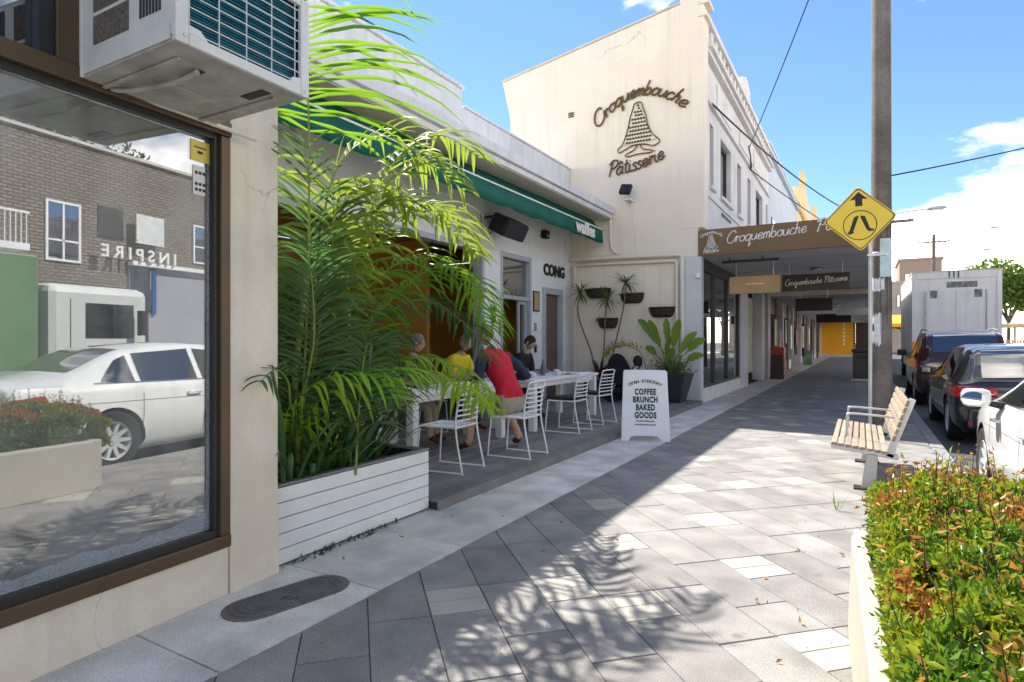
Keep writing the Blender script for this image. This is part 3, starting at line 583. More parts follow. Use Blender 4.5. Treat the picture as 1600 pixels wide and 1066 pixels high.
def arc_place(p0, p1, bulge, total, em):
    a, b = Vector(p0), Vector(p1); ax = (b-a); ln = ax.length; ax.normalize(); up = Vector((0, 0, 1)); up = (up-ax*up.dot(ax)).normalized()
    def f(x, y):
        t = x/total; q = a+ax*(t*ln)+up*(bulge*4*t*(1-t)); slope = bulge*4*(1-2*t)/ln
        nrm = (up-ax*slope).normalized(); return q+nrm*(y*em)
    return f
WY = CY-.045
ws = thing('wall_lettering', 'bronze script lettering with a tiered pastry emblem on the cream side wall', 'sign', (-4.4, CY-.01, 5.4))
W1 = 'Croquembouche'
stroke_text(W1, arc_place((-5.46, WY, 6.50), (-3.40, WY, 6.58), .54, width(W1)+.1, .165), MATS['letter_bronze'], ws, .022)
W2 = 'Patisserie'
stroke_text(W2, arc_place((-5.20, WY, 5.32), (-3.82, WY, 5.56), -.06, width(W2)+.1, .175), MATS['letter_bronze'], ws, .020)
def emblem(cx, y, zb_, h, m, parent, r, fill=None):
    s = h/1.3; mb = MB()
    L_ = [(0, 1.3), (-.09, 1.27), (-.13, 1.15), (-.2, .95), (-.24, .75), (-.32, .5), (-.40, .33), (-.5, .25), (-.47, .16), (-.3, .22), (-.15, .28), (0, .29)]
    Rr = [(0, 1.3), (.09, 1.27), (.12, 1.15), (.19, .95), (.23, .75), (.34, .5), (.48, .36), (.52, .27), (.38, .2), (.2, .26), (.0, .29)]
    for pl in (L_, Rr): mb.tube(catmull([(cx+p[0]*s, y, zb_+p[1]*s) for p in pl], 3), r, 6)
    mb.tube(catmull([(cx+p[0]*s, y, zb_+p[1]*s) for p in [(-.02, .28), (-.1, .17), (-.32, .08), (-.25, .03), (0, .06), (.3, .05), (.34, .1), (.12, .16), (.05, .28)]], 3), r, 6)
    for i, z in enumerate((.36, .45, .54, .63, .72, .81, .90, .99, 1.07, 1.15, 1.22)):
        hw = .36*(1-(z-.38)/1.0); k_ = max(1, int(hw/.036)); 
        for j in range(-k_, k_+1, 1):
            if abs(j*.07) > hw-.02: continue
            x = cx+(j*.07+.02*(i % 2))*s; mb.tube([(x-.022*s, y, zb_+(z-.01)*s), (x, y, zb_+(z+.018)*s), (x+.02*s, y, zb_+(z-.012)*s)], r*1.35, 5)
    mb.build('emblem', m, parent, 60)
    if fill: MB().prism([(cx+p[0]*s, zb_+p[1]*s) for p in L_[:-1]]+[(cx+p[0]*s, zb_+p[1]*s) for p in reversed(Rr[1:])], 'y', y+.01, y+.02).build('emblem_body', fill, parent)
emblem(-4.46, WY, 5.68, 1.26, MATS['letter_bronze'], ws, .014)
M('emblem_fill', (.70, .65, .55), .7, .1, 6); MB().prism([(-4.46+p[0]*.969, 5.68+p[1]*.969) for p in [(0, 1.28), (-.1, 1.2), (-.2, .9), (-.25, .7), (-.42, .32), (0, .3), (.44, .36), (.24, .7), (.12, 1.15)]], 'y', CY-.03, CY-.01).build('emblem_body', MATS['emblem_fill'], ws)
# fascia lettering
fs = thing('fascia_lettering', 'white script lettering and emblem on the brown awning fascia', 'sign', (-1.5, CY-.04, 3.3)); FY = CY-.036
mbj = MB(); stroke_text('Croquembouche', arc_place((-2.5, FY, 3.50), (-.95, FY, 3.60), .0, width(W1), .125), None, None, .012, joined=mbj); mbj.build('lettering', MATS['letter_white'], fs, 60)
mbj = MB(); stroke_text('Patisserie', arc_place((-.78, FY, 3.60), (.38, FY, 3.66), .0, width(W2), .125), None, None, .012, joined=mbj); mbj.build('lettering', MATS['letter_white'], fs, 60)
emblem(-2.82, FY, 3.36, .36, MATS['letter_white'], fs, .006, MATS['letter_white'])
mbj = MB(); stroke_text('Croquembouche', arc_place((-3.03, FY, 3.66), (-2.6, FY, 3.66), .09, width(W1), .035), None, None, .005, joined=mbj, per=3)
stroke_text('Patisserie', arc_place((-2.99, FY, 3.315), (-2.66, FY, 3.34), .0, width(W2), .038), None, None, .005, joined=mbj, per=3); mbj.build('lettering', MATS['letter_white'], fs, 60)
mbj = MB(); stroke_text('Croquembouche Patisserie', arc_place((-1.6, 15.955, 2.74), (-.27, 15.955, 2.82), .0, width('Croquembouche Patisserie'), .075), None, None, .007, joined=mbj, per=3); mbj.build('lettering', MATS['letter_white'], DARK, 60)
B('print', MATS['letter_white'], TAN, (-2.35, 14.955, 2.735, -1.95, 14.9595, 2.755))
# things on the side wall
fl = thing('floodlight', 'black floodlight on a bracket below the wall lettering', 'floodlight', (-4.62, CY-.1, 4.8))
MB().box(-.13, -.05, -.12, .13, .05, .12).xf(Matrix.Translation((-4.66, CY-.32, 4.88)) @ Matrix.Rotation(R(-25), 4, 'X') @ Matrix.Rotation(R(10), 4, 'Y')).build('head', MATS['black'], fl, bevel=.015)
B('bracket', MATS['pipe'], fl, (-4.72, CY-.3, 4.64, -4.56, CY-.001, 4.68), (-4.62, CY-.06, 4.4, -4.58, CY-.001, 4.64)); T('cable', MATS['pipe'], fl, [(-4.6, CY-.01, 4.4), (-4.52, CY-.012, 3.9), (-4.52, CY-.012, 3.45)], .012)
B('wall_vent', MATS['dark_frame'], cq, *[(-6.25, CY-.012, 6.92+.045*i, -6.1, CY-.001, 6.95+.045*i) for i in range(3)])
T('drain_pipe', MATS['pipe'], cq, [(-6.15, CY-.07, 3.40), (-3.5, CY-.07, 3.33), (-3.44, CY-.07, 3.28), (-3.43, CY-.07, .0)], .055, 10)
T('drain_pipe', MATS['pipe'], cq, [(-6.05, CY-.06, 0), (-6.05, CY-.06, 3.2), (-6.0, CY-.06, 3.26), (-3.6, CY-.06, 3.2), (-3.56, CY-.06, 3.15), (-3.56, CY-.06, .0)], .04, 8)
B('wall_lamp', MATS['letter_white'], cq, (CX-.05, CY-.09, 2.78, CX+.05, CY-.012, 2.9), bevel=.02)
BS('air_brick', MATS['dark_frame'], cq, *[(CX+.01, 13.75+.1*i, 3.95+.1*i, CX+.06, 13.95+.1*i, 4.05+.1*i) for i in range(2)])

# ------------------------------------------------------------------ shops further along
M('blue_render', (.50, .56, .62), .8, .06, 1, dirt=.2, dcol=(.35, .38, .42)); M('yellow_render', (.72, .55, .27), .8, .08, 1, dirt=.25, dcol=(.5, .36, .2)); M('brickish', (.30, .22, .17), .85, .3, 12)
def parade(label, y0, y1, ztop, wall, gable=False, az=3.15, fcol='soffit', posts=()):
    t = thing('shop_building', label, 'building', (CX-2, (y0+y1)/2, 0))
    B('front_wall', wall, t, (CX-.4, y0, 3.3, CX-.02, y1-.01, ztop), (CX-5, y0, 3.3, CX-.401, y0+.2, ztop-.5), (CX-5, y1-.2, 3.3, CX-.401, y1-.01, ztop-.5))
    B('cornice', wall, t, (CX-.02, y0, ztop-.5, CX+.14, y1-.02, ztop-.35), (CX-.02, y0, ztop-.12, CX+.08, y1-.02, ztop), bevel=.01)
    if gable:
        n = 2; 
        for i in range(n):
            a = y0+(y1-y0)*i/n; b = y0+(y1-y0)*(i+1)/n
            MB().prism([(a+.3, ztop), (a+.4, ztop+.8), ((a+b)/2-.6, ztop+1.6), ((a+b)/2, ztop+3.0), ((a+b)/2+.6, ztop+1.6), (b-.4, ztop+.8), (b-.3, ztop)], 'x', CX-.35, CX+.02).build('gable', wall, t)
    k = max(2, int((y1-y0)/2.6))
    for i in range(k):
        y = y0+(y1-y0)*(i+.5)/k
        o = B('window', MATS['dark_frame'], t, (CX-.018, y-.45, 4.9, CX+.02, y+.45, 6.4)); B('pane', MATS['dark_glass'], o, (CX+.021, y-.4, 4.95, CX+.024, y+.4, 6.35)); B('sill', wall, t, (CX-.018, y-.55, 4.8, CX+.1, y+.55, 4.89))
    B('roof', MATS['tin'], t, (CX-5, y0+.2, ztop-.9, CX-.41, y1-.21, ztop-.8))
    B('back_of_shop', MATS['interior'], t, (CX-1.6, y0, 0, CX-1.5, y1, 3.3), (CX-1.499, y1-.1, 0, CX-.31, y1-.01, 3.3), (CX-1.499, y0+.01, 3.2, CX-.31, y1-.11, 3.29))
    k = max(2, int((y1-y0)/2.2))
    for i in range(k+1):
        y = y0+.02+(y1-y0-.34)*i/k; B('pilaster', posts[i % len(posts)], t, (CX-.3, y, 0, CX+.04, y+.3, 3.29), bevel=.004)
        if i < k:
            yb = y0+.02+(y1-y0-.34)*(i+1)/k; B('stall_riser', posts[(i+1) % len(posts)], t, (CX-.2, y+.31, 0, CX-.02, yb-.01, .45)); B('shop_pane', MATS['far_glass'], t, (CX-.1, y+.31, .451, CX-.09, yb-.01, 2.5)); B('transom_panel', MATS[('sign_dark', 'brickish', 'poster_green')[i % 3]], t, (CX-.12, y+.31, 2.51, CX-.04, yb-.01, 3.28))
    a = thing('street_awning', 'pale awning of the '+label.split(' ', 2)[0]+' shop further along the footpath', 'awning', (-1.3, (y0+y1)/2, az))
    B('soffit', MATS['soffit'], a, (CX+.001, y0+.05, az+.03, .4, y1-.05, az+.09)); B('front_fascia', MATS[fcol], a, (CX, y0, az, .45, y0+.049, az+.55)); B('side_fascia', MATS[fcol], a, (.4, y0+.05, az, .45, y1, az+.5))
    return t, a
_, a1 = parade('blue grey rendered two storey shop building beyond the patisserie', 25.05, 37, 9.2, MATS['blue_render'], False, 3.12, 'soffit_cream', (MATS['pale_post'], MATS['brickish']))
for zz, x_, nn in ((3.46, -1.7, 11), (3.3, -1.2, 9)):
    for i in range(nn): o = B('fascia_mark', MATS['sign_dark'], a1, (x_+.13*i, 25.04, zz+.01*(i % 2), x_+.13*i+.07+.03*(i % 3 == 0), 25.049, zz+.12))
parade('yellow rendered shop building with peaked gables further along the street', 37.05, 60, 9.4, MATS['yellow_render'], True, 2.95, 'soffit', (MATS['brickish'], MATS['pale_post'], MATS['sign_dark']))
for x0, x1, y, z0, z1, c, lb in ((-1.8, -.75, 21, 2.35, 2.75, 'sign_dark', 'black sign board hanging under the awning beyond the script sign'), (-.9, .25, 29, 2.5, 2.8, 'soffit', 'grey sign board hanging under the second awning'), (-1.9, -.4, 33, 2.3, 2.72, 'sign_dark', 'dark sign board hanging in the far part of the second awning')):
    t = thing('hanging_sign', lb, 'sign', ((x0+x1)/2, y, z0), 'signs hanging under the awning'); B('board', MATS[c], t, (x0, y-.05, z0, x1, y+.05, z1), bevel=.005)
    for xx in (x0+.15, x1-.15): T('hanger', MATS['galv'], t, [(xx, y, z1), (xx, y, 3.3)], .012)
ow = thing('orange_shop', 'bright orange shop wall closing the view at the end of the covered footpath', 'shop', (-1.2, 60.2, 0))
B('wall', MATS['orange_bright'], ow, (-3.4, 60, .2, -.4, 60.2, 3.5)); B('brown_wall', MATS['sign_dark'], ow, (-.39, 59.9, 0, 1.1, 60.2, 3.4)); B('step', MATS['concrete'], ow, (-3, 59.4, 0, .6, 59.98, .2)); B('header', MATS['dark_frame'], ow, (-3.1, 59.7, 3.51, 1.1, 60.3, 4.2))
for i in range(12): B('trim_block', MATS['sign_brown'], ow, (-.55, 59.96, .4+.25*i, -.4, 59.999, .52+.25*i))
for i in range(6): B('painted_letter', MATS['letter_white'], ow, (-1.35, 59.985, 1.0+.34*i, -1.2, 59.999, 1.22+.34*i))
rb = thing('red_cabinet', 'narrow red cabinet standing against the shop front under the awning', 'cabinet', (CX+.25, 25.9, 0))
M('red_paint', (.45, .05, .03), .45); B('body', MATS['red_paint'], rb, (CX+.06, 25.6, .06, CX+.5, 26.2, 1.15), bevel=.02); B('plinth', MATS['dark_frame'], rb, (CX+.08, 25.62, 0, CX+.48, 26.18, .06)); B('door_seam', MATS['dark_frame'], rb, (CX+.5, 25.88, .1, CX+.504, 25.9, 1.1))
bn = thing('litter_bin', 'dark square litter bin beside the pole near the kerb', 'bin', (.05, 24.5, 0))
B('body', MATS['dark_frame'], bn, (-.25, 24.2, .08, .4, 24.85, 1.0), bevel=.02); B('lid', MATS['black'], bn, (-.28, 24.17, 1.001, .43, 24.88, 1.1), bevel=.02); B('plinth', MATS['concrete'], bn, (-.3, 24.15, 0, .45, 24.9, .079)); B('mouth', MATS['interior'], bn, (-.1, 24.194, .72, .25, 24.199, .9))
# ------------------------------------------------------------------ poles, wires, sign
M('timber_pole', (.17, .145, .125), .85, .3, 3, fine=.3, fs=60, bump=.5, bs=35, streak=.5, dcol=(.06, .05, .045))
M('paper', (.72, .71, .72), .7, .15, 12); M('plate_blue', (.5, .66, .72), .5, .1, 8)
def pole_mesh(x, y, h, r0, r1):
    return MB().tube([(x, y, 0), (x, y, h*.5), (x, y, h)], [r0, (r0+r1)/2, r1], 18)
PX, PY = .265, 10.55
pl = thing('power_pole', 'tall weathered timber power pole behind the bench with torn flyers', 'pole', (PX, PY, 0))
pole_mesh(PX, PY, 9.6, .145, .115).build('shaft', MATS['timber_pole'], pl, 60)
for i in range(10):
    a = i*PI/5+.2; T('check_crack', MATS['black'], pl, [(PX+.1445*math.cos(a), PY+.1445*math.sin(a), .3+.17*i), (PX+.1415*math.cos(a+.03), PY+.1415*math.sin(a+.03), 1.6+.2*i)], .0035, 4)
def wrap(z0, z1, a0, a1, rr, m, nm, jag=0.):
    P = [[], []]
    for i in range(9):
        a = a0+(a1-a0)*i/8
        for j, z in enumerate((z0, z1)):
            P[j].append((PX+rr*math.cos(a), PY+rr*math.sin(a), z+random.uniform(-jag, jag)))
    MB().grid(P).build(nm, m, pl, True)
wrap(1.35, 1.78, R(215), R(268), .146, MATS['paper'], 'flyer', .05); wrap(2.15, 2.34, R(195), R(285), .144, MATS['paper'], 'flyer', .03); wrap(1.55, 1.66, R(200), R(230), .148, MATS['ink'], 'flyer_scrap', .02)
B('number_plate', MATS['plate_blue'], pl, (PX-.02, PY-.152, 2.35, PX+.13, PY-.146, 2.92)); T('strap', MATS['galv'], pl, [(PX+.148*math.cos(a), PY+.148*math.sin(a), 2.72) for a in [i*PI/8 for i in range(17)]], .006, 5)
# pedestrian crossing sign on a thin steel post
M('sign_yellow', (.83, .58, .06), .5, .05, 3); M('sign_black', (.012, .012, .012), .5)
sg = thing('crossing_sign', 'yellow diamond pedestrian crossing sign with arrow on a thin steel post', 'sign', (.05, 9.93, 0))
SX, SZ, SY = -.016, 3.155, 9.93; HD = .47
T('post', MATS['galv'], sg, [(.12, 10.02, 0), (.12, 10.02, 3.3)], .025, 10)
B('clamp', MATS['galv'], sg, (-.05, SY+.04, 2.98, .18, 10.06, 3.01), (-.05, SY+.04, 3.2, .18, 10.06, 3.23), (.08, 9.98, 2.62, .32, 10.06, 2.65))
n_ = Vector((.12, -1, 0)).normalized(); rx = Vector((1, .12, 0)).normalized(); tl = R(2.5)
ex = rx*math.cos(tl)+Vector((0, 0, 1))*math.sin(tl); ez = Vector((0, 0, 1))*math.cos(tl)-rx*math.sin(tl)
def SP(a, b, d): return Vector((SX, SY, SZ))+ex*a+ez*b+n_*d
def plate(nm, poly, d0, d1, m, par):
    k = len(poly); MB().add([SP(a, b, d0) for a, b in poly]+[SP(a, b, d1) for a, b in poly], [tuple(range(k)), tuple(range(2*k-1, k-1, -1))]+[(i, (i+1) % k, k+(i+1) % k, k+i) for i in range(k)]).build(nm, m, par)
def rdiamond(h, r=.05, n=5):
    out = []
    for q in range(4):
        ca = (h-r*1.41)*math.cos(q*PI/2), (h-r*1.41)*math.sin(q*PI/2)
        for i in range(n+1):
            a = q*PI/2-PI/4+PI/2*i/n; out.append((ca[0]+r*math.cos(a), ca[1]+r*math.sin(a)))
    return out
plate('plate', rdiamond(HD), 0, .004, MATS['sign_yellow'], sg); 
def ring(nm, outer, inner, d0, d1, m, par):
    k = len(outer); MB().add([SP(*p, d1) for p in outer]+[SP(*p, d1) for p in inner], [(i, (i+1) % k, k+(i+1) % k, k+i) for i in range(k)]).build(nm, m, par)
ring('border', rdiamond(HD-.018), rdiamond(HD-.034), 0, .0055, MATS['sign_black'], sg)
circ = lambda r: [(r*math.cos(2*PI*i/40), -.09+r*math.sin(2*PI*i/40)) for i in range(40)]
ring('circle', circ(.215), circ(.203), 0, .0055, MATS['sign_black'], sg)
plate('arrow', [(0, .39), (.115, .275), (.045, .285), (.045, .185), (-.045, .185), (-.045, .285), (-.115, .275)], .004, .0056, MATS['sign_black'], sg)
plate('leg_symbol', [(-.07, .03), (-.02, .05), (-.01, .035), (-.085, -.17), (-.075, -.19), (-.125, -.215), (-.165, -.2), (-.13, -.155)], .004, .0056, MATS['sign_black'], sg)
plate('leg_symbol', [(.02, .05), (.07, .03), (.125, -.145), (.175, -.165), (.17, -.185), (.11, -.19), (.08, -.16), (.01, .03)], .004, .0056, MATS['sign_black'], sg)

def far_pole(x, y, h, label):
    t = thing('power_pole', label, 'pole', (x, y, 0)); pole_mesh(x, y, h, .17, .13).build('shaft', MATS['timber_pole'], t, 60)
    B('crossarm', MATS['timber_pole'], t, (x-1.1, y-.06, h-.7, x+1.1, y+.06, h-.58))
    for i in range(4): B('insulator', MATS['grey_metal'], t, (x-1+.64*i, y-.04, h-.58, x-.93+.64*i, y+.04, h-.42))
    return t
def lamp(x, y, z, ln, label, up=.25):
    t = thing('street_lamp', label, 'street lamp', (x, y, z), 'street lamps on arms over the road')
    T('arm', MATS['galv'], t, catmull([(x, y, z), (x+ln*.5, y, z+up*.7), (x+ln, y, z+up)], 4), .03, 6); MB().blob((x+ln+.3, y, z+up), .42, .16, .09).build('lamp_head', MATS['grey_metal'], t, True)
    B('diffuser', MATS['letter_white'], t, (x+ln+.1, y-.09, z+up-.1, x+ln+.55, y+.09, z+up-.07))
far_pole(1.0, 33.0, 7.6, 'second timber power pole down the street hidden behind the nearest pole'); lamp(1.05, 32.9, 7.25, 1.6, 'street lamp on the arm nearest the tall timber pole', .15)
far_pole(5.2, 60, 10.2, 'far timber power pole rising behind the white truck'); lamp(5.3, 60, 9.1, 3.6, 'street lamp on a long arm above the white truck', 1.3); lamp(7.2, 70, 9.0, 2.6, 'smallest far street lamp at the right above the truck', .9)
def wire(name, label, pts, r, sag=0., m='black'):
    a, b = Vector(pts[0]), Vector(pts[-1]); P = [a.lerp(b, i/20)-Vector((0, 0, sag*4*(i/20)*(1-i/20))) for i in range(21)]
    tag(MB().tube(P, r, 6).build(name, MATS[m], None, True), label, 'wire', 'overhead wires')
wire('overhead_wire', 'thick cable from the patisserie front down towards the crossing sign', [(-3.04, 14.45, 7.0), (1.0, 33, 6.9)], .022, .55)
wire('overhead_wire', 'service wire rising from the patisserie front to the top of the timber pole', [(-3.04, 20.1, 7.55), (PX, PY, 9.4)], .014, .1)
wire('overhead_wire', 'lower cable running along the patisserie windows to the awning', [(-3.04, 20.1, 6.85), (-.6, 30, 6.1)], .018, .1)
wire('overhead_wire', 'wire crossing the sky from the timber pole to the right edge', [(PX, PY, 3.86), (9.5, 21, 8.0)], .012, .25)
wire('overhead_wire', 'thin wire from the far pole sloping down to the right', [(5.2, 60, 9.9), (17, 44, 5.8)], .03, .2); wire('overhead_wire', 'thin wire from the far pole sloping down to the left', [(5.2, 60, 9.9), (-1, 62, 6.4)], .03, .1)
bk = thing('wire_bracket', 'loop bracket holding the wires on the patisserie front', 'bracket', (-3.06, 20.1, 6.9)); T('hook', MATS['black'], bk, catmull([(-3.08, 20.1, 7.6), (-3.0, 20.05, 7.2), (-3.02, 20.1, 6.85), (-3.0, 20.3, 7.0), (-3.06, 20.4, 7.2)], 5), .02); T('stem', MATS['black'], bk, [(-3.1, 20.1, 7.55), (-3.02, 20.1, 7.55)], .025)
# ------------------------------------------------------------------ bench
M('bench_wood', (.30, .24, .175), .7, .16, 8, fine=.25, fs=70, bump=.3, bs=60, rnd=.14)
be = thing('bench', 'timber slatted bench with galvanised frame facing the shops beside the pole', 'bench', (.0, 7.4, 0))
by0, by1 = 6.35, 8.25
for i in range(8):
    x = -.24+.058*i; B('seat_slat', MATS['bench_wood'], be, (x, by0, .425-.012*i*.6, x+.046, by1, .455-.012*i*.6), bevel=.006)
bd = Vector((.30, 0, .955)).normalized()
for i in range(6):
    mb = MB().box(-.014, by0, -.026, .014, by1, .026); q = Vector((.235, 0, .45))+bd*(.075+.068*i)
    mb.xf(Matrix.Translation((q.x, 0, q.z)) @ Matrix.Rotation(math.atan2(bd.x, bd.z), 4, 'Y')).build('back_slat', MATS['bench_wood'], be, bevel=.006)
for y in (by0+.22, by1-.22):
    MB().prism([(.20, .33), (.26, .31), (.285, .42), (.435, .86), (.39, .875), (.23, .45)], 'y', y-.03, y+.03).build('back_support', MATS['galv'], be, bevel=.004)
    MB().prism([(-.25, .365), (.3, .30), (.3, .35), (-.25, .415)], 'y', y-.03, y+.03).build('seat_support', MATS['galv'], be, bevel=.004)
    MB().prism([(.0, 0), (.12, 0), (.14, .33), (.05, .34)], 'y', y-.04, y+.04).build('leg', MATS['grey_metal'], be, bevel=.004)
    B('foot_plate', MATS['dark_frame'], be, (-.06, y-.08, 0, .18, y+.08, .015))
    T('end_rail', MATS['grey_metal'], be, [(-.25, y, .40), (.25, y, .36)], .01) if False else None
for y in (6.95, 7.65):
    T('armrest', MATS['galv'], be, catmull([(-.12, y, .42), (-.12, y, .63), (-.09, y, .665), (.1, y, .66), (.31, y, .645)], 4), .012)
# ------------------------------------------------------------------ hedge planter
M('planter_concrete', (.40, .375, .325), .8, .1, 2, fine=.1, bump=.3, bs=80, dirt=.35, ds=2, dcol=(.28, .21, .13))
hp = thing('hedge_planter', 'low pale concrete planter wall round the hedge at the kerb', 'planter', (.35, 1.8, 0))
PT = .46; PE = 3.37
def skew(mb): mb.v = [(x+(PE-y)*.045, y, z) for x, y, z in mb.v]; return mb
skew(MB().prism([(-.055, 0), (-.04, PT-.02), (-.03, PT), (.02, PT), (.024, PT-.01), (.024, 0)], 'y', .2, PE)).build('side_wall', MATS['planter_concrete'], hp, bevel=.006)
B('far_wall', MATS['planter_concrete'], hp, (-.03, PE+.001, 0, .7, PE+.08, PT-.002), bevel=.008); B('kerb_wall', MATS['planter_concrete'], hp, (.64, .2, 0, .72, PE, PT-.002), bevel=.008); skew(MB().box(.024, .2, 0, .5, PE, .36)).build('soil', MATS['earth'], hp)
M('bed_soil', (.07, .055, .04), .95, .3, 8, bump=.8, bs=40)

def leaf_cloud(name, parent, centers, size, m, aspect=.42, up=.3, curl=.15):
    """centers: list of (pos, normal); each leaf is a folded 4-tri blade"""
    n = len(centers); P = np.array([c[0] for c in centers]); Nn = np.array([c[1] for c in centers])
    d = RNG.normal(size=(n, 3)); d[:, 2] += up; d += Nn*.8; d /= np.linalg.norm(d, axis=1)[:, None]
    s = np.cross(d, RNG.normal(size=(n, 3))); s /= np.linalg.norm(s, axis=1)[:, None]; nn = np.cross(d, s)
    sz = size*RNG.uniform(.5, 1.5, n)[:, None]
    v = np.stack([P, P+d*sz*.45+s*sz*aspect*.5+nn*sz*curl, P+d*sz, P+d*sz*.45-s*sz*aspect*.5+nn*sz*curl, P+d*sz*.5], 1).reshape(-1, 3)
    b = np.arange(n)[:, None]*5
    f = np.concatenate([b+[0, 1, 4], b+[1, 2, 4], b+[2, 3, 4], b+[3, 0, 4]], 1).reshape(-1, 3)
    me = bpy.data.meshes.new(name); me.vertices.add(len(v)); me.vertices.foreach_set('co', v.ravel()); me.loops.add(f.size); me.loops.foreach_set('vertex_index', f.ravel())
    me.polygons.add(len(f)); me.polygons.foreach_set('loop_start', np.arange(0, f.size, 3)); me.polygons.foreach_set('loop_total', np.full(len(f), 3)); me.materials.append(m); me.update(); me.validate()
    o = link(name, me, parent); 
    off = Vector(); p = parent
    while p: off += p.location; p = p.parent
    me.transform(Matrix.Translation(-off)); return o
leafmat('hedge_green', (.035, .10, .012), (.12, .22, .02), (.22, .38, .03), .35, .35, (.07, .16, .015))
leafmat('hedge_lime', (.15, .24, .015), (.31, .33, .025), (.40, .45, .03), .4, .35)
leafmat('hedge_red', (.32, .08, .025), (.50, .31, .05), (.5, .24, .05), .4, .35, (.42, .17, .04))
hd = thing('hedge', 'dense hedge with lime leaves and orange red new growth in the concrete planter', 'hedge', (.36, 2.2, .36))
cs = {'hedge_green': [], 'hedge_lime': [], 'hedge_red': []}
def htop(x, y):
    e = 1-abs((x-.40)/.42)**3; yy = max(0, (y-2.95)/.62); 
    return .38+(.44+.08*noise.noise((x*4, y*2.6, 1))+.06*noise.noise((x*11, y*9, 5)))*max(.2, e*.4+.6)*(1-.25*yy*yy)
K = 0
while K < 78000:
    x = random.uniform(.06, .8); y = random.uniform(.9, 3.62)
    if y < 1.5 and random.random() < .3: continue
    zt_ = htop(x, y); u = random.random()
    if u < .62: z = zt_-abs(random.gauss(0, .035)); nrm = (0, 0, 1)
    else:
        side = random.choice((-1, -1, 1)); x = (.40+side*.335 if side > 0 else .085+(PE-y)*.03)+side*(.05*noise.noise((y*6, zt_*4, 2))+random.gauss(0, .02)); zt_ = htop(.40+side*.32, y); z = random.uniform(.38, max(.42, zt_)); nrm = (side, 0, .3)
        if z < .47 and x < .06: x += .05
    if noise.noise((x*9, y*9, z*9+20)) < -.33: continue
    q = noise.noise((x*3.5+3, y*2.2, z*4)); q2 = noise.noise((x*8, y*6, z*8+9))
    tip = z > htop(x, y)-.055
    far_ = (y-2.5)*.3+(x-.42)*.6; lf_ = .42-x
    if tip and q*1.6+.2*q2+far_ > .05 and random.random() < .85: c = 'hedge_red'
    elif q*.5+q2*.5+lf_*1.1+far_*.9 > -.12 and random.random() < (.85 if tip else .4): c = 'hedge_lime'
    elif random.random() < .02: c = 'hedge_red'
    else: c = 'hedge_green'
    cs[c].append(((x, y, z), nrm)); K += 1
SPR = []
for i in range(260):     # sprigs standing above the clipped top
    x = random.uniform(.1, .8); y = random.uniform(1.1, 3.5); z0 = htop(x, y)-.02; h = random.uniform(.05, .15); lx, ly = random.gauss(0, .03), random.gauss(0, .03); SPR.append([(x, y, z0-.05), (x+lx, y+ly, z0+h)])
    for j in range(9): t = j/8; cs['hedge_red' if random.random() < .6 else 'hedge_lime'].append(((x+lx*t, y+ly*t, z0+h*t), (random.gauss(0, 1), random.gauss(0, 1), .5)))
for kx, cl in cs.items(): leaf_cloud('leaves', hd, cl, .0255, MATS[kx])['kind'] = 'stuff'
M('twig', (.06, .04, .025), .9, .3); mb = MB()
for i in range(120):
    x = random.uniform(.2, .6); y = random.uniform(.9, 3.3); z = htop(x, y); mb.tube([(x, y, .36), (x+random.gauss(0, .04), y+random.gauss(0, .04), z*.8), (x+random.gauss(0, .08), y+random.gauss(0, .08), z-.03)], [.006, .004, .002], 4)
for sp_ in SPR: mb.tube(sp_, [.0025, .0012], 4)
mb.build('stems', MATS['twig'], hd)['kind'] = 'stuff'
mb = MB()
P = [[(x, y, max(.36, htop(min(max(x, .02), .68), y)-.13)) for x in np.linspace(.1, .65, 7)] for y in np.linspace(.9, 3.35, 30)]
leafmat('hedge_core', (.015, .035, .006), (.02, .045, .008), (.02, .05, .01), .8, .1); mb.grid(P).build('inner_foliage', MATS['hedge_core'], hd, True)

# leaf litter and a weed in the paving
lit = [((random.uniform(-.5, 0) if i % 3 else random.uniform(-2.9, -1.2), random.uniform(1.2, 5.5), .004), (0, 0, .1)) for i in range(70)]
o = leaf_cloud('leaf_litter', None, lit, .03, MATS['hedge_red'], .45, up=0.); o['kind'] = 'stuff'
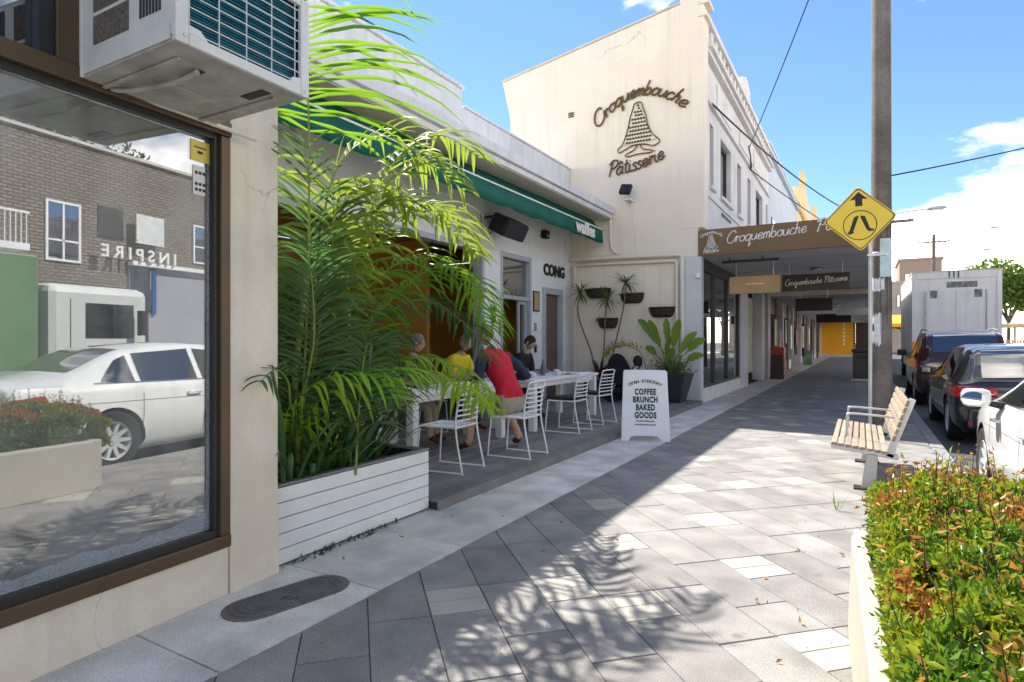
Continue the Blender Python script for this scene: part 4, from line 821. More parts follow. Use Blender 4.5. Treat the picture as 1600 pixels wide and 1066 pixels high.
# ------------------------------------------------------------------ vehicles
M('tyre', (.018, .018, .019), .85, .15, 20); M('rim', (.55, .56, .57), .35, .1, metal=.2); M('arch', (.008, .008, .008), .9)
M('paint_black', (.012, .013, .016), .28, .05, coat=1.); M('paint_white', (.80, .80, .79), .3, .02, coat=1.); M('paint_maroon', (.05, .012, .012), .3, .05, coat=1.)
M('tail_red', (.65, .015, .015), .2, .1, coat=1.); M('lamp_clear', (.6, .6, .6), .15, .1, coat=1.); M('chrome', (.7, .7, .71), .15, .02, metal=1.); M('plate', (.7, .7, .68), .5); M('amber', (.8, .33, .03), .35)
def interp(st, n=44):
    ys = [s[0] for s in st]; Pc = catmull([Vector(s[:3]) for s in st], 8); Qc = catmull([Vector(s[3:6]) for s in st], 8)
    return [tuple(a)+tuple(b) for a, b in zip(Pc, Qc)]
class Car:
    def __init__(s, name, label, st, paint, L, wheels, wr=.33, ww=.22, loc=(0, 0, 0), rotz=0):
        s.st = interp(st); s.root = thing(name, label, 'car', (0, 0, 0)); ring = []
        for y, zb, be, tp, W, w_ in s.st:
            half = [(0, zb), (W*.86, zb), (W*.975, zb+.13), (W, zb*.45+be*.55), (W*.985, be-.07), (W*.945, be), (w_, tp-.05), (w_*.86, tp-.008), (0, tp+.012)]
            ring.append([(x, y, z) for x, z in half]+[(-x, y, z) for x, z in reversed(half[1:-1])])
        n = len(ring[0]); mb = MB(); mb.add([p for r in ring for p in r], [(i*n+j, i*n+(j+1) % n, (i+1)*n+(j+1) % n, (i+1)*n+j) for i in range(len(ring)-1) for j in range(n)]+[tuple(range(n)), tuple(range((len(ring)-1)*n, len(ring)*n))])
        bo = mb.build('body', paint, s.root, 38, local=True)
        for wy in wheels:
            cb = MB().lathe([(wr*1.13, -1.2), (wr*1.13, 1.2)], (0, wy, wr), 28, 'x').build('cut', paint, None); inner = .62*max(q[4] for q in s.st)
            for sx in (-1, 1):
                md = None
            cutL = MB().lathe([(wr*1.13, inner), (wr*1.13, 1.3)], (0, wy, wr), 28, 'x').lathe([(wr*1.13, -1.3), (wr*1.13, -inner)], (0, wy, wr), 28, 'x').build('cut', MATS['arch'], None)
            bpy.data.objects.remove(cb)
            cutL.data.materials.clear(); cutL.data.materials.append(MATS['arch'])
            md = bo.modifiers.new('b', 'BOOLEAN'); md.object = cutL; md.operation = 'DIFFERENCE'; md.solver = 'EXACT'; md.material_mode = 'TRANSFER'
            dg = bpy.context.evaluated_depsgraph_get(); me = bpy.data.meshes.new_from_object(bo.evaluated_get(dg)); bo.modifiers.clear(); bo.data = me; bpy.data.objects.remove(cutL)
        bo.data.polygons.foreach_set('use_smooth', [True]*len(bo.data.polygons)); bo.data.set_sharp_from_angle(angle=R(38)); s.body = bo
        W = max(q[4] for q in s.st)
        for wy in wheels:
            for sx in (-1, 1):
                x0 = sx*(W-ww-.015); d = sx
                ty = MB().lathe([(wr*.62, 0), (wr*.93, 0), (wr, .025), (wr, ww-.025), (wr*.93, ww), (wr*.66, ww-.01)], (0, 0, 0), 28, 'x', False)
                wh = bpy.data.objects.new('wheel', None); COL.objects.link(wh); wh.parent = s.root; wh.location = (x0, wy, wr)
                if sx < 0: wh.rotation_euler = (0, 0, PI)
                ty.build('tyre', MATS['tyre'], wh, 40, local=True)
                rm = MB().lathe([(wr*.66, ww-.03), (wr*.63, ww-.008), (wr*.58, ww-.03), (wr*.57, .06)], (0, 0, 0), 28, 'x', False)
                for k in range(10):
                    a = 2*PI*k/10; c_, s_ = math.cos(a), math.sin(a); p = []
                    for rr, hw in ((wr*.1, .028), (wr*.6, .018)):
                        for q in (-hw, hw): p.append((rr*c_-q*s_, rr*s_+q*c_))
                    rm.add([(ww-.035, p[0][0], p[0][1]), (ww-.035, p[1][0], p[1][1]), (ww-.02, p[3][0], p[3][1]), (ww-.02, p[2][0], p[2][1]), (ww-.07, p[0][0], p[0][1]), (ww-.07, p[1][0], p[1][1]), (ww-.07, p[3][0], p[3][1]), (ww-.07, p[2][0], p[2][1])], [(0, 1, 2, 3), (0, 3, 7, 4), (1, 5, 6, 2)])
                rm.lathe([(.001, ww-.02), (wr*.14, ww-.022), (wr*.16, ww-.06)], (0, 0, 0), 14, 'x'); rm.build('rim', MATS['rim'], wh, 40, local=True)
                MB().lathe([(.001, .08), (wr*.56, .08), (wr*.56, .06)], (0, 0, 0), 20, 'x').build('brake_disc', MATS['dark_frame'], wh, local=True)
        s.root.location = loc; s.root.rotation_euler = (0, 0, rotz)
    def at(s, y):
        S = s.st
        for a, b in zip(S, S[1:]):
            if a[0] <= y <= b[0]: t = (y-a[0])/max(1e-6, b[0]-a[0]); return [p+(q-p)*t for p, q in zip(a, b)]
        return S[0] if y < S[0][0] else S[-1]
    def side(s, y, z, sx, d=.006):
        _, zb, be, tp, W, w_ = s.at(y); H = [(W*.86, zb), (W*.975, zb+.13), (W, zb*.45+be*.55), (W*.985, be-.07), (W*.945, be), (w_, tp-.05)]
        for (xa, za), (xb, zb2) in zip(H, H[1:]):
            if za <= z <= zb2: t = (z-za)/max(1e-6, zb2-za); return (sx*(xa+(xb-xa)*t+d), y, z)
        return (sx*(H[-1][0]+d), y, z)
    def panel(s, nm, m, lo, hi, sx, n=12, d=.006, par=None):    # lo, hi: (y, z) polylines
        P = []
        for t in range(n+1):
            u = t/n; row = []
            def pt(pl):
                k = u*(len(pl)-1); i = min(int(k), len(pl)-2); f = k-i; return (pl[i][0]+(pl[i+1][0]-pl[i][0])*f, pl[i][1]+(pl[i+1][1]-pl[i][1])*f)
            a, b = pt(lo), pt(hi)
            for q in range(5): f = q/4; row.append(s.side(a[0]+(b[0]-a[0])*f, a[1]+(b[1]-a[1])*f, sx, d))
            P.append(row)
        return MB().grid(P).build(nm, m, par or s.root, True, local=True)
    def screen(s, nm, m, ya, yb, fr=.80, d=.008, n=8):
        P = []
        for i in range(n+1):
            y = ya+(yb-ya)*i/n; _, zb, be, tp, W, w_ = s.at(y); P.append([(w_*fr*k/5, y+(-d if ya < 1.6 else d), tp-.008+(.02*(1-abs(k)/5))+d*.6) for k in range(-5, 6)])
        return MB().grid(P).build(nm, m, s.root, True, local=True)
ROAD = -.10
HATCH = [(0, .34, .80, .86, .66, .58), (.03, .26, .86, .93, .78, .66), (.12, .2, .90, 1.0, .86, .68), (.34, .19, .92, 1.2, .89, .66), (.58, .19, .925, 1.37, .895, .63), (1.0, .19, .92, 1.435, .90, .62), (1.9, .19, .905, 1.45, .90, .63), (2.65, .19, .895, 1.37, .90, .63), (3.3, .19, .885, .985, .895, .72), (3.9, .21, .81, .88, .86, .68), (4.18, .27, .70, .75, .74, .56), (4.3, .35, .6, .63, .58, .45)]
c = Car('hatchback', 'black hatchback parked at the kerb with red tail lights', HATCH, MATS['paint_black'], 4.3, (.78, 3.36), .33, .22, (2.02, 10.5, ROAD))
for sx in (-1, 1):
    c.panel('quarter_window', MATS['car_glass'], [(.55, .96), (.95, .955)], [(.78, 1.27), (.98, 1.33)], sx); c.panel('door_window', MATS['car_glass'], [(1.02, .955), (1.9, .94)], [(1.05, 1.335), (1.9, 1.36)], sx); c.panel('door_window', MATS['car_glass'], [(1.97, .94), (2.98, .93)], [(1.97, 1.36), (2.5, 1.32)], sx)
    c.panel('chrome_strip', MATS['chrome'], [(.5, .935), (3.0, .915)], [(.5, .95), (3.0, .928)], sx, 16, .012)
    c.panel('door_seam', MATS['black'], [(1.0, .3), (1.01, .92)], [(1.012, .3), (1.022, .92)], sx, 8, .002); c.panel('door_seam', MATS['black'], [(1.95, .28), (1.96, .92)], [(1.962, .28), (1.972, .92)], sx, 8, .002)
    B_ = MB().box(-.09, -.05, -.07, .09, .05, .07).xf(Matrix.Translation((sx*1.0, 2.62, .98))).build('wing_mirror', MATS['paint_black'], c.root, bevel=.03, local=True)
    # tail lamp wrapping the corner
    P = []
    for i in range(13):
        t = i/12
        if t < .5: y = .36-.30*t*2; q = [c.side(y, z, sx, .008) for z in (.70, .75, .80, .86)]
        else: f = (t-.5)*2; q = [(sx*(c.side(.06, z, 1, .0)[0]*(1-f)+.40*f), .06-.085*min(1, f*2.2)-.012, z) for z in (.70+.02*f, .75, .80, .865-.01*f)]
        P.append(q)
    tl_ = MB().grid(P).build('tail_lamp', MATS['tail_red'], c.root, True, local=True); sd = tl_.modifiers.new('s', 'SOLIDIFY'); sd.thickness = .012
    MB().box(sx*.43, -.055, .755, sx*.66, -.048, .772).build('lamp_strip', MATS['lamp_clear'], c.root, local=True)
    MB().box(sx*.5, -.03, .33, sx*.72, -.018, .37).build('reflector', MATS['tail_red'], c.root, local=True)
c.screen('rear_window', MATS['car_glass'], .10, .56, .80)
c.screen('windscreen', MATS['car_glass'], 2.7, 3.24, .82)
MB().box(-.72, -.035, .24, .72, .25, .56).build('bumper', MATS['paint_black'], c.root, bevel=.05, local=True); MB().box(-.27, -.042, .60, .27, -.028, .73).build('plate_recess', MATS['black'], c.root, bevel=.01, local=True)
pl_ = MB().box(-.19, -.05, .615, .19, -.043, .715).build('number_plate', MATS['plate'], c.root, local=True)
for i in range(4): MB().tube([( -.10+.066*i+.042*math.cos(a), -.02, .84+.042*math.sin(a)) for a in [2*PI*k/16 for k in range(17)]], .007, 5).build('badge_ring', MATS['chrome'], c.root, 50, local=True)
MB().box(-.5, .50, 1.415, .5, .64, 1.425).xf(Matrix.Rotation(R(-6), 4, 'X')).build('roof_spoiler', MATS['paint_black'], c.root, bevel=.01, local=True)
for sx in (-.55, .55): MB().lathe([(.035, 0), (.04, .1)], (sx, -.05, .26), 12, 'y').build('exhaust_tip', MATS['chrome'], c.root, 40, local=True)
MB().tube([(0, .3, 1.12), (.35, .22, 1.08)], .008, 5).build('rear_wiper', MATS['black'], c.root, local=True)

SEDAN = [(0, .36, .88, .95, .68, .58), (.03, .28, .95, 1.02, .80, .66), (.12, .2, 1.0, 1.075, .875, .72), (.5, .19, 1.0, 1.10, .905, .72), (.85, .19, .985, 1.17, .915, .66), (1.35, .19, .975, 1.385, .92, .60), (1.9, .19, .965, 1.46, .92, .61), (2.4, .19, .955, 1.465, .92, .62), (2.95, .19, .945, 1.39, .92, .63), (3.8, .19, .935, 1.03, .915, .76), (4.4, .21, .84, .92, .875, .68), (4.75, .27, .70, .77, .76, .56), (4.88, .36, .6, .64, .6, .45)]
c = Car('sedan', 'white sedan parked beside the hedge with round cornered wing mirror', SEDAN, MATS['paint_white'], 4.88, (1.08, 3.9), .345, .23, (1.89, 3.2, ROAD))
for sx in (-1, 1):
    c.panel('quarter_window', MATS['car_glass'], [(.98, 1.03), (1.38, 1.01)], [(1.25, 1.27), (1.40, 1.33)], sx); c.panel('door_window', MATS['car_glass'], [(1.45, 1.01), (2.25, .995)], [(1.48, 1.35), (2.25, 1.40)], sx); c.panel('door_window', MATS['car_glass'], [(2.33, .995), (3.45, .985)], [(2.33, 1.40), (2.85, 1.35)], sx)
    c.panel('window_trim', MATS['chrome'], [(.9, 1.012), (3.5, .975)], [(.9, 1.025), (3.5, .985)], sx, 16, .01)
    for a in (1.42, 2.29, 3.42): c.panel('door_seam', MATS['dark_frame'], [(a, .32), (a+.02, .95)], [(a+.008, .32), (a+.028, .95)], sx, 8, .002)
    c.panel('crease_shade_line', MATS['grey_metal'], [(.6, .80), (4.2, .745)], [(.6, .806), (4.2, .751)], sx, 20, .003)  # flat grey strip paints the shade line of a body crease
    for a in (2.05, 3.0):
        MB().tube(catmull([c.side(a, .84, sx, .004), c.side(a+.03, .842, sx, .035), c.side(a+.17, .84, sx, .035), c.side(a+.2, .838, sx, .004)], 4), .012, 6).build('door_handle', MATS['paint_white'], c.root, 50, local=True)
    wm = MB().box(-.085, -.06, -.075, .115, .10, .075).xf(Matrix.Translation((sx*1.06, 3.16, 1.02))).build('wing_mirror', MATS['paint_white'], c.root, bevel=.045, local=True)
    M('mirror', (.8, .8, .8), .03, 0, metal=1.); MB().prism([(.085*math.cos(2*PI*k/24)*(1.0), .056*math.sin(2*PI*k/24)) for k in range(24)], 'y', -.004, .004).xf(Matrix.Translation((sx*1.075, 3.087, 1.02)) @ Matrix.Rotation(R(-16*sx), 4, 'Z')).build('mirror_glass', MATS['mirror'], wm, local=True)
    MB().prism([(.88*sx, .93), (1.02*sx, .97), (1.02*sx, 1.0), (.85*sx, .985)], 'y', 3.14, 3.22).build('mirror_stalk', MATS['black'], c.root, local=True)
    c.panel('tail_lamp', MATS['tail_red'], [(.05, .80), (.42, .80)], [(.06, .90), (.36, .93)], sx, 10, .008); c.panel('head_lamp', MATS['lamp_clear'], [(4.35, .66), (4.72, .60)], [(4.25, .78), (4.70, .68)], sx, 10, .008)
c.screen('rear_window', MATS['car_glass'], .78, 1.42, .80); c.screen('windscreen', MATS['car_glass'], 3.0, 3.72, .84)
MB().box(-.19, -.02, .62, .19, -.012, .72).build('number_plate', MATS['plate'], c.root, local=True); MB().box(-.7, -.02, .3, .7, .2, .5).build('bumper', MATS['paint_white'], c.root, bevel=.05, local=True)

SUV = [(0, .42, .98, 1.06, .74, .64), (.03, .34, 1.04, 1.12, .84, .70), (.10, .28, 1.08, 1.25, .90, .72), (.26, .27, 1.09, 1.55, .92, .70), (.5, .27, 1.09, 1.70, .925, .69), (1.4, .27, 1.08, 1.74, .925, .70), (2.5, .27, 1.06, 1.68, .925, .70), (3.3, .27, 1.05, 1.17, .92, .78), (4.1, .3, .96, 1.05, .88, .7), (4.5, .36, .8, .86, .74, .56), (4.6, .42, .7, .74, .6, .45)]
c = Car('suv', 'dark maroon wagon parked between the black hatchback and the truck', SUV, MATS['paint_maroon'], 4.6, (.8, 3.6), .36, .24, (2.0, 16.4, ROAD))
for sx in (-1, 1):
    for lo, hi in (([(.42, 1.12), (1.2, 1.12)], [(.55, 1.55), (1.2, 1.6)]), ([(1.28, 1.12), (2.1, 1.1)], [(1.28, 1.6), (2.1, 1.6)]), ([(2.18, 1.1), (3.05, 1.1)], [(2.18, 1.6), (2.6, 1.54)])): c.panel('side_window', MATS['car_glass'], lo, hi, sx)
    c.panel('tail_lamp', MATS['tail_red'], [(.06, .86), (.3, .86)], [(.06, 1.07), (.25, 1.05)], sx, 8, .01); MB().box(-.1, -.06, -.08, .1, .06, .08).xf(Matrix.Translation((sx*1.05, 2.7, 1.2))).build('wing_mirror', MATS['black'], c.root, bevel=.03, local=True)
    MB().tube([(sx*.66, .6, 1.74), (sx*.68, 1.4, 1.79), (sx*.66, 2.4, 1.73)], .018, 6).build('roof_rail', MATS['grey_metal'], c.root, 50, local=True)
c.screen('rear_window', MATS['car_glass'], .10, .42, .82); c.screen('windscreen', MATS['car_glass'], 2.6, 3.2, .82)
MB().box(-.75, -.04, .34, .75, .2, .62).build('bumper', MATS['black'], c.root, bevel=.04, local=True); MB().box(-.19, -.03, .78, .19, -.02, .88).build('number_plate', MATS['plate'], c.root, local=True)

def wheel(parent, x, y, r, ww, n=24):
    wh = bpy.data.objects.new('wheel', None); COL.objects.link(wh); wh.parent = parent; wh.location = Vector((x, y, r+ROAD))-parent.location
    MB().lathe([(r*.55, 0), (r*.94, 0), (r, .03), (r, ww-.03), (r*.94, ww), (r*.55, ww)], (0, 0, 0), n, 'x', False).build('tyre', MATS['tyre'], wh, 40, local=True); MB().lathe([(r*.56, .01), (r*.5, .05), (r*.2, .05), (r*.18, -.01)], (0, 0, 0), n, 'x').build('rim', MATS['rim'], wh, 40, local=True)
M('truck_white', (.78, .77, .75), .5, .05, 1.5, dirt=.35, ds=1.5, dcol=(.4, .4, .4), streak=.3); M('grime', (.22, .22, .20), .8, .5, 9, fine=.5, fs=40)
tk = thing('box_truck', 'white box truck seen from behind with grimy rear doors', 'truck', (2.66, 27, ROAD))
tx0, tx1, ty0, tz0, tz1 = 1.47, 3.84, 24.0, .95, 3.66
B('box_body', MATS['truck_white'], tk, (tx0, ty0, tz0, tx1, ty0+6.2, tz1), bevel=.02)
B('rear_frame', MATS['truck_white'], tk, (tx0, ty0-.04, tz0, tx0+.13, ty0-.001, tz1), (tx1-.13, ty0-.04, tz0, tx1, ty0-.001, tz1), (tx0+.131, ty0-.04, tz1-.22, tx1-.131, ty0-.001, tz1), bevel=.01)
B('roof_edge', MATS['coping'], tk, (tx0-.01, ty0-.05, tz1+.001, tx1+.01, ty0+6.2, tz1+.04))
for a, b in ((tx0+.42, (tx0+tx1)/2-.01), ((tx0+tx1)/2+.01, tx1-.42)): B('rear_door', MATS['truck_white'], tk, (a, ty0-.03, tz0+.05, b, ty0-.002, tz1-.6), bevel=.008)
for x in (tx0+.38, tx1-.38): T('lock_rod', MATS['galv'], tk, [(x, ty0-.05, tz0+.1), (x, ty0-.05, tz1-.62)], .025)
B('grime_patch', MATS['grime'], tk, (tx0+.95, ty0-.008, tz1-.52, tx1-.62, ty0-.003, tz1-.33)); 
for x in (tx0+.5, tx1-.7): B('vent_sticker', MATS['grime'], tk, (x, ty0-.036, tz1-.85, x+.2, ty0-.031, tz1-.6))
for x in (1.0, 1.12, 1.24): B('camera_bracket', MATS['dark_frame'], tk, (tx0+x, ty0-.06, tz1-.2, tx0+x+.035, ty0-.041, tz1+.02))
for x in (tx0, tx1-.26): B('marker_lamp', MATS['amber'], tk, (x, ty0-.06, tz0+.0, x+.26, ty0-.041, tz0+.42), bevel=.01)
B('bumper', MATS['dark_frame'], tk, (tx0+.05, ty0-.05, .35, tx1-.05, ty0+.1, .6)); B('chassis', MATS['black'], tk, (tx0+.5, ty0+.1, .55, tx1-.5, ty0+8, .94))
B('cab', MATS['truck_white'], tk, (tx0+.12, ty0+6.4, .5, tx1-.12, ty0+8.3, 2.5), bevel=.12); B('side_guard', MATS['truck_white'], tk, (tx0+.02, ty0+2.6, .5, tx0+.05, ty0+5, .85))
for yy in (ty0+1.6, ty0+7.2): wheel(tk, tx0+.08, yy, .45, .3); wheel(tk, tx1-.38, yy, .45, .3)

# ------------------------------------------------------------------ across the street (seen in the shop window)
M('truck_green', (.15, .25, .13), .5, .1, 2); M('truck_pale', (.66, .68, .64), .4, .05)
gt = thing('delivery_truck', 'white cab truck with green load box on the road, mirrored in the window', 'truck', (5.6, 4.0, ROAD))
B('cab', MATS['truck_pale'], gt, (4.65, 5.75, .35, 6.55, 7.5, 2.35), bevel=.14); B('load_box', MATS['truck_green'], gt, (4.6, .8, .75, 6.6, 5.6, 2.75), bevel=.03)
B('side_window', MATS['car_glass'], gt, (4.642, 6.35, 1.45, 4.649, 7.2, 2.05)); B('windscreen', MATS['car_glass'], gt, (4.85, 7.501, 1.35, 6.35, 7.508, 2.1)); B('chassis', MATS['black'], gt, (4.9, .9, .4, 6.3, 5.7, .74)); B('mirror', MATS['dark_frame'], gt, (4.42, 7.2, 1.5, 4.55, 7.28, 1.95)); B('bumper', MATS['truck_pale'], gt, (4.7, 7.51, .3, 6.5, 7.63, .65), bevel=.02); B('door_seam', MATS['dark_frame'], gt, (4.645, 6.1, .6, 4.649, 6.112, 2.1)); B('head_lamp', MATS['lamp_clear'], gt, (4.8, 7.631, .45, 5.1, 7.64, .6))
for yy in (1.9, 6.7): wheel(gt, 4.68, yy, .4, .28); wheel(gt, 6.24, yy, .4, .28)
m = bpy.data.materials.new('brick'); m.use_nodes = True; N = m.node_tree.nodes; Lk = m.node_tree.links.new; b = N['Principled BSDF']; b.inputs['Roughness'].default_value = .85
g = N.new('ShaderNodeNewGeometry'); sp = N.new('ShaderNodeSeparateXYZ'); cb = N.new('ShaderNodeCombineXYZ'); Lk(g.outputs['Position'], sp.inputs[0]); Lk(sp.outputs['Y'], cb.inputs[0]); Lk(sp.outputs['Z'], cb.inputs[1])
br = N.new('ShaderNodeTexBrick'); br.inputs['Color1'].default_value = (.30, .24, .19, 1); br.inputs['Color2'].default_value = (.22, .175, .14, 1); br.inputs['Mortar'].default_value = (.09, .08, .07, 1); br.inputs['Scale'].default_value = 1; br.inputs['Brick Width'].default_value = .3; br.inputs['Row Height'].default_value = .11; br.inputs['Mortar Size'].default_value = .02
Lk(cb.outputs[0], br.inputs['Vector']); Lk(br.outputs[0], b.inputs['Base Color']); MATS['brick'] = m
M('shop_grey', (.33, .33, .37), .7, .06, 1); M('sign_blue', (.02, .10, .28), .5); M('curtain', (.7, .7, .68), .8, .1, 6); glass('window_blue', (.3, .36, .42), .4)
ob = thing('apartment_building', 'brown brick apartments over a grey shop across the street, mirrored in the shop window', 'building', (18, 9, 0))
OX = 15.0
B('brick_wall', MATS['brick'], ob, (OX, -14, 4.3, OX+.4, 40, 8.0)); B('shop_wall', MATS['shop_grey'], ob, (OX-.05, 14.6, 0, OX+.39, 40, 4.15)); B('brick_base', MATS['brick'], ob, (OX, -14, 0, OX+.4, 14.59, 4.29)); B('ledge', MATS['white_paint'], ob, (OX-.25, 14.6, 4.151, OX+.38, 40, 4.29)); B('coping', MATS['coping'], ob, (OX-.1, -14, 8.001, OX+.5, 40, 8.1))
for y0, y1, z0, z1 in ((11.84, 12.92, 4.0, 5.95), (8.2, 9.6, 4.4, 6.0), (17.3, 18.5, 4.55, 6.1), (21.2, 22.4, 4.55, 6.1), (3.5, 5.0, 4.4, 6.0)):
    o = B('window', MATS['white_paint'], ob, (OX-.06, y0, z0, OX-.002, y0+.07, z1), (OX-.06, y1-.07, z0, OX-.002, y1, z1), (OX-.06, y0+.071, z0, OX-.002, y1-.071, z0+.07), (OX-.06, y0+.071, z1-.07, OX-.002, y1-.071, z1), (OX-.05, (y0+y1)/2-.03, z0+.071, OX-.002, (y0+y1)/2+.03, z1-.071), (OX-.05, y0+.071, z0+.65, OX-.002, y1-.071, z0+.71))
    B('pane', MATS['window_blue'], o, (OX-.03, y0+.07, z0+.07, OX-.025, y1-.07, z1-.07)); B('curtain', MATS['curtain'], o, (OX-.012, y0+.07, z0+.07, OX-.004, y1-.07, z1-.1))
B('white_shutter', MATS['curtain'], ob, (OX-.3, 14.7, 4.95, OX-.25, 15.8, 6.0)); B('balcony_opening', MATS['interior'], ob, (OX-.02, 13.5, 5.0, OX-.001, 14.4, 6.1)); B('blue_sign_frame', MATS['sign_blue'], ob, (OX-.14, 15.45, 2.4, OX-.06, 15.6, 4.1)); B('shop_poster_panel', MATS['window_blue'], ob, (OX-.1, 14.65, 2.5, OX-.06, 15.449, 4.05)); B('door', MATS['interior'], ob, (OX-.06, 14.65, .1, OX-.051, 15.35, 2.5))
text('shop_lettering', 'INSPIRE', MATS['letter_white'], ob, frame((OX-.32, 14.85, 4.5), (0, -1, 0), (0, 0, 1)), .6, .03, bold=.01, spacing=1.5)
B('balcony_slab', MATS['white_paint'], ob, (OX-.9, 7.4, 4.1, OX-.002, 10.9, 4.3)); B('balcony_rail', MATS['white_paint'], ob, (OX-.9, 7.4, 5.2, OX-.85, 10.9, 5.26), *[(OX-.89, 7.45+.14*i, 4.301, OX-.87, 7.47+.14*i, 5.199) for i in range(25)])
B('roof', MATS['tin'], ob, (OX+.41, -14, 7.8, OX+8, 40, 7.9)); B('back_wall', MATS['brick'], ob, (OX+7.6, -14, 0, OX+8, 40, 7.79))
# timber pergola and far buildings seen right of and behind the truck
M('pergola', (.42, .34, .22), .8, .2, 2); M('stone', (.42, .36, .30), .85, .1, 1); M('hill_green', (.06, .08, .03), .9, .3, .3)
pg = thing('pergola', 'weathered timber pergola across the road at the right edge', 'pergola', (13, 69, 0))
for x in (10.3, 12.2, 14.1, 16.0):
    for y in (67, 71): B('post', MATS['pergola'], pg, (x, y, 0, x+.18, y+.18, 2.6))
for y in (67, 71): B('beam', MATS['pergola'], pg, (10, y+.02, 2.6, 16.6, y+.14, 2.85))
for i in range(15): B('rafter', MATS['pergola'], pg, (10.1+.45*i, 66.6, 2.851, 10.18+.45*i, 71.6, 2.98))
B('fence_panel', MATS['pergola'], pg, *[(10.2+.2*i, 72, 0, 10.36+.2*i, 72.03, 1.5) for i in range(32)])
def box_building(label, x0, y0, x1, y1, h, m, wins, roof=None):
    t = thing('far_building', label, 'building', ((x0+x1)/2, (y0+y1)/2, 0)); B('wall', m, t, (x0, y0, 0, x1, y1, h)); B('parapet', m, t, (x0-.15, y0-.15, h+.001, x1+.15, y1, h+.3))
    for (a, b, z0, z1) in wins: o = B('window', MATS['dark_frame'], t, (a, y0-.05, z0, b, y0-.002, z1)); B('pane', MATS['dark_glass'], o, (a+.06, y0-.056, z0+.06, b-.06, y0-.051, z1-.06))
    return t
box_building('stone coloured corner building at the far end of the road beside the orange shop', 1.2, 84, 9, 94, 8.2, MATS['stone'], [(2+1.7*i, 3+1.7*i, z, z+1.5) for i in range(4) for z in (2.6, 5.4)])
box_building('dark brown brick building showing above the truck roof', 4.6, 98, 9.4, 108, 12.4, MATS['brickish'], [(5.2+1.4*i, 6.1+1.4*i, 9.0, 10.6) for i in range(3)])
box_building('pale low shop building across the road beyond the pergola', 13, 56, 24, 66, 4.2, MATS['soffit_cream'], [(14+2.4*i, 15.6+2.4*i, 1.0, 2.8) for i in range(4)])
sa = thing('shop_awning', 'orange shop awning at the far end of the footpath left of the truck', 'awning', (1.9, 78, 3)); MB().prism([(76, 2.9), (76, 3.3), (79, 4.3), (79, 3.9)], 'x', .6, 4.2).build('canopy', MATS['orange_bright'], sa); B('back_rail', MATS['dark_frame'], sa, (.6, 79.001, 2.8, 4.2, 79.1, 4.3))
# ------------------------------------------------------------------ trees
M('bark', (.10, .08, .06), .9, .3, 6, bump=.6, bs=30)
leafmat('tree_green', (.05, .11, .02), (.12, .19, .03), (.2, .32, .04), .5, .35, (.08, .15, .02)); leafmat('tree_dark', (.03, .06, .02), (.07, .10, .03), (.1, .16, .03), .5, .3)
def tree(label, x, y, h, rx, m, n=2600, size=.28, z0=0, rz=None):
    t = thing('street_tree', label, 'tree', (x, y, z0)); tr = MB(); hz = h*.4
    tr.tube([(x, y, z0), (x+.1, y, z0+hz*.6), (x+.15, y+.1, z0+hz)], [.2, .16, .13], 8); ends = []
    for i in range(9):
        a = i*2.4; e = (x+rx*.7*math.cos(a)*random.uniform(.5, 1), y+rx*.7*math.sin(a)*random.uniform(.5, 1), z0+h*random.uniform(.6, .92)); ends.append(e); tr.tube([(x+.13, y+.1, z0+hz*.9), ((x+e[0])/2, (y+e[1])/2, z0+hz+(e[2]-z0-hz)*.6), e], [.1, .06, .02], 6)
    tr.build('trunk', MATS['bark'], t, 60); C = []
    for i in range(n):
        e = random.choice(ends); d = Vector((random.gauss(0, 1), random.gauss(0, 1), random.gauss(0, .8))).normalized(); r_ = rx*.48*random.random()**.4
        C.append(((e[0]+d.x*r_, e[1]+d.y*r_, e[2]+d.z*r_*.75), tuple(d)))
    leaf_cloud('crown', t, C, size, m, .6)
for args in (('leafy green tree beyond the pergola at the right edge', 12.4, 75, 8.6, 3.8, MATS['tree_green'], 6500, .4), ('second green tree to the right beyond the pergola', 17, 80, 9, 3.8, MATS['tree_green'], 5000, .4), ('dark tree against the far end buildings', 10.5, 88, 9, 3.6, MATS['tree_dark']),
             ('tree rising above the brick apartments at their near end, mirrored in the window', 25, 17.0, 12.4, 3.0, MATS['tree_dark']), ('rounded tree above the middle of the apartment roof, mirrored in the window', 25, 22.5, 12.0, 2.6, MATS['tree_dark']), ('bushy tree above the far end of the apartment roof, mirrored in the window', 25.2, 25.5, 11.6, 2.2, MATS['tree_dark'])): tree(*args)
for i, (x, y, h) in enumerate(((1.6, -16, 7.5), (10.8, -12, 8), (10.6, -26, 8.5), (1.2, -30, 8))): tree(('street tree on the kerb behind the viewpoint', 'street tree across the road behind the viewpoint', 'second street tree across the road behind the viewpoint', 'farthest street tree on the kerb behind the viewpoint')[i], x, y, h, 3.0, MATS['tree_green'], 1800, .35)
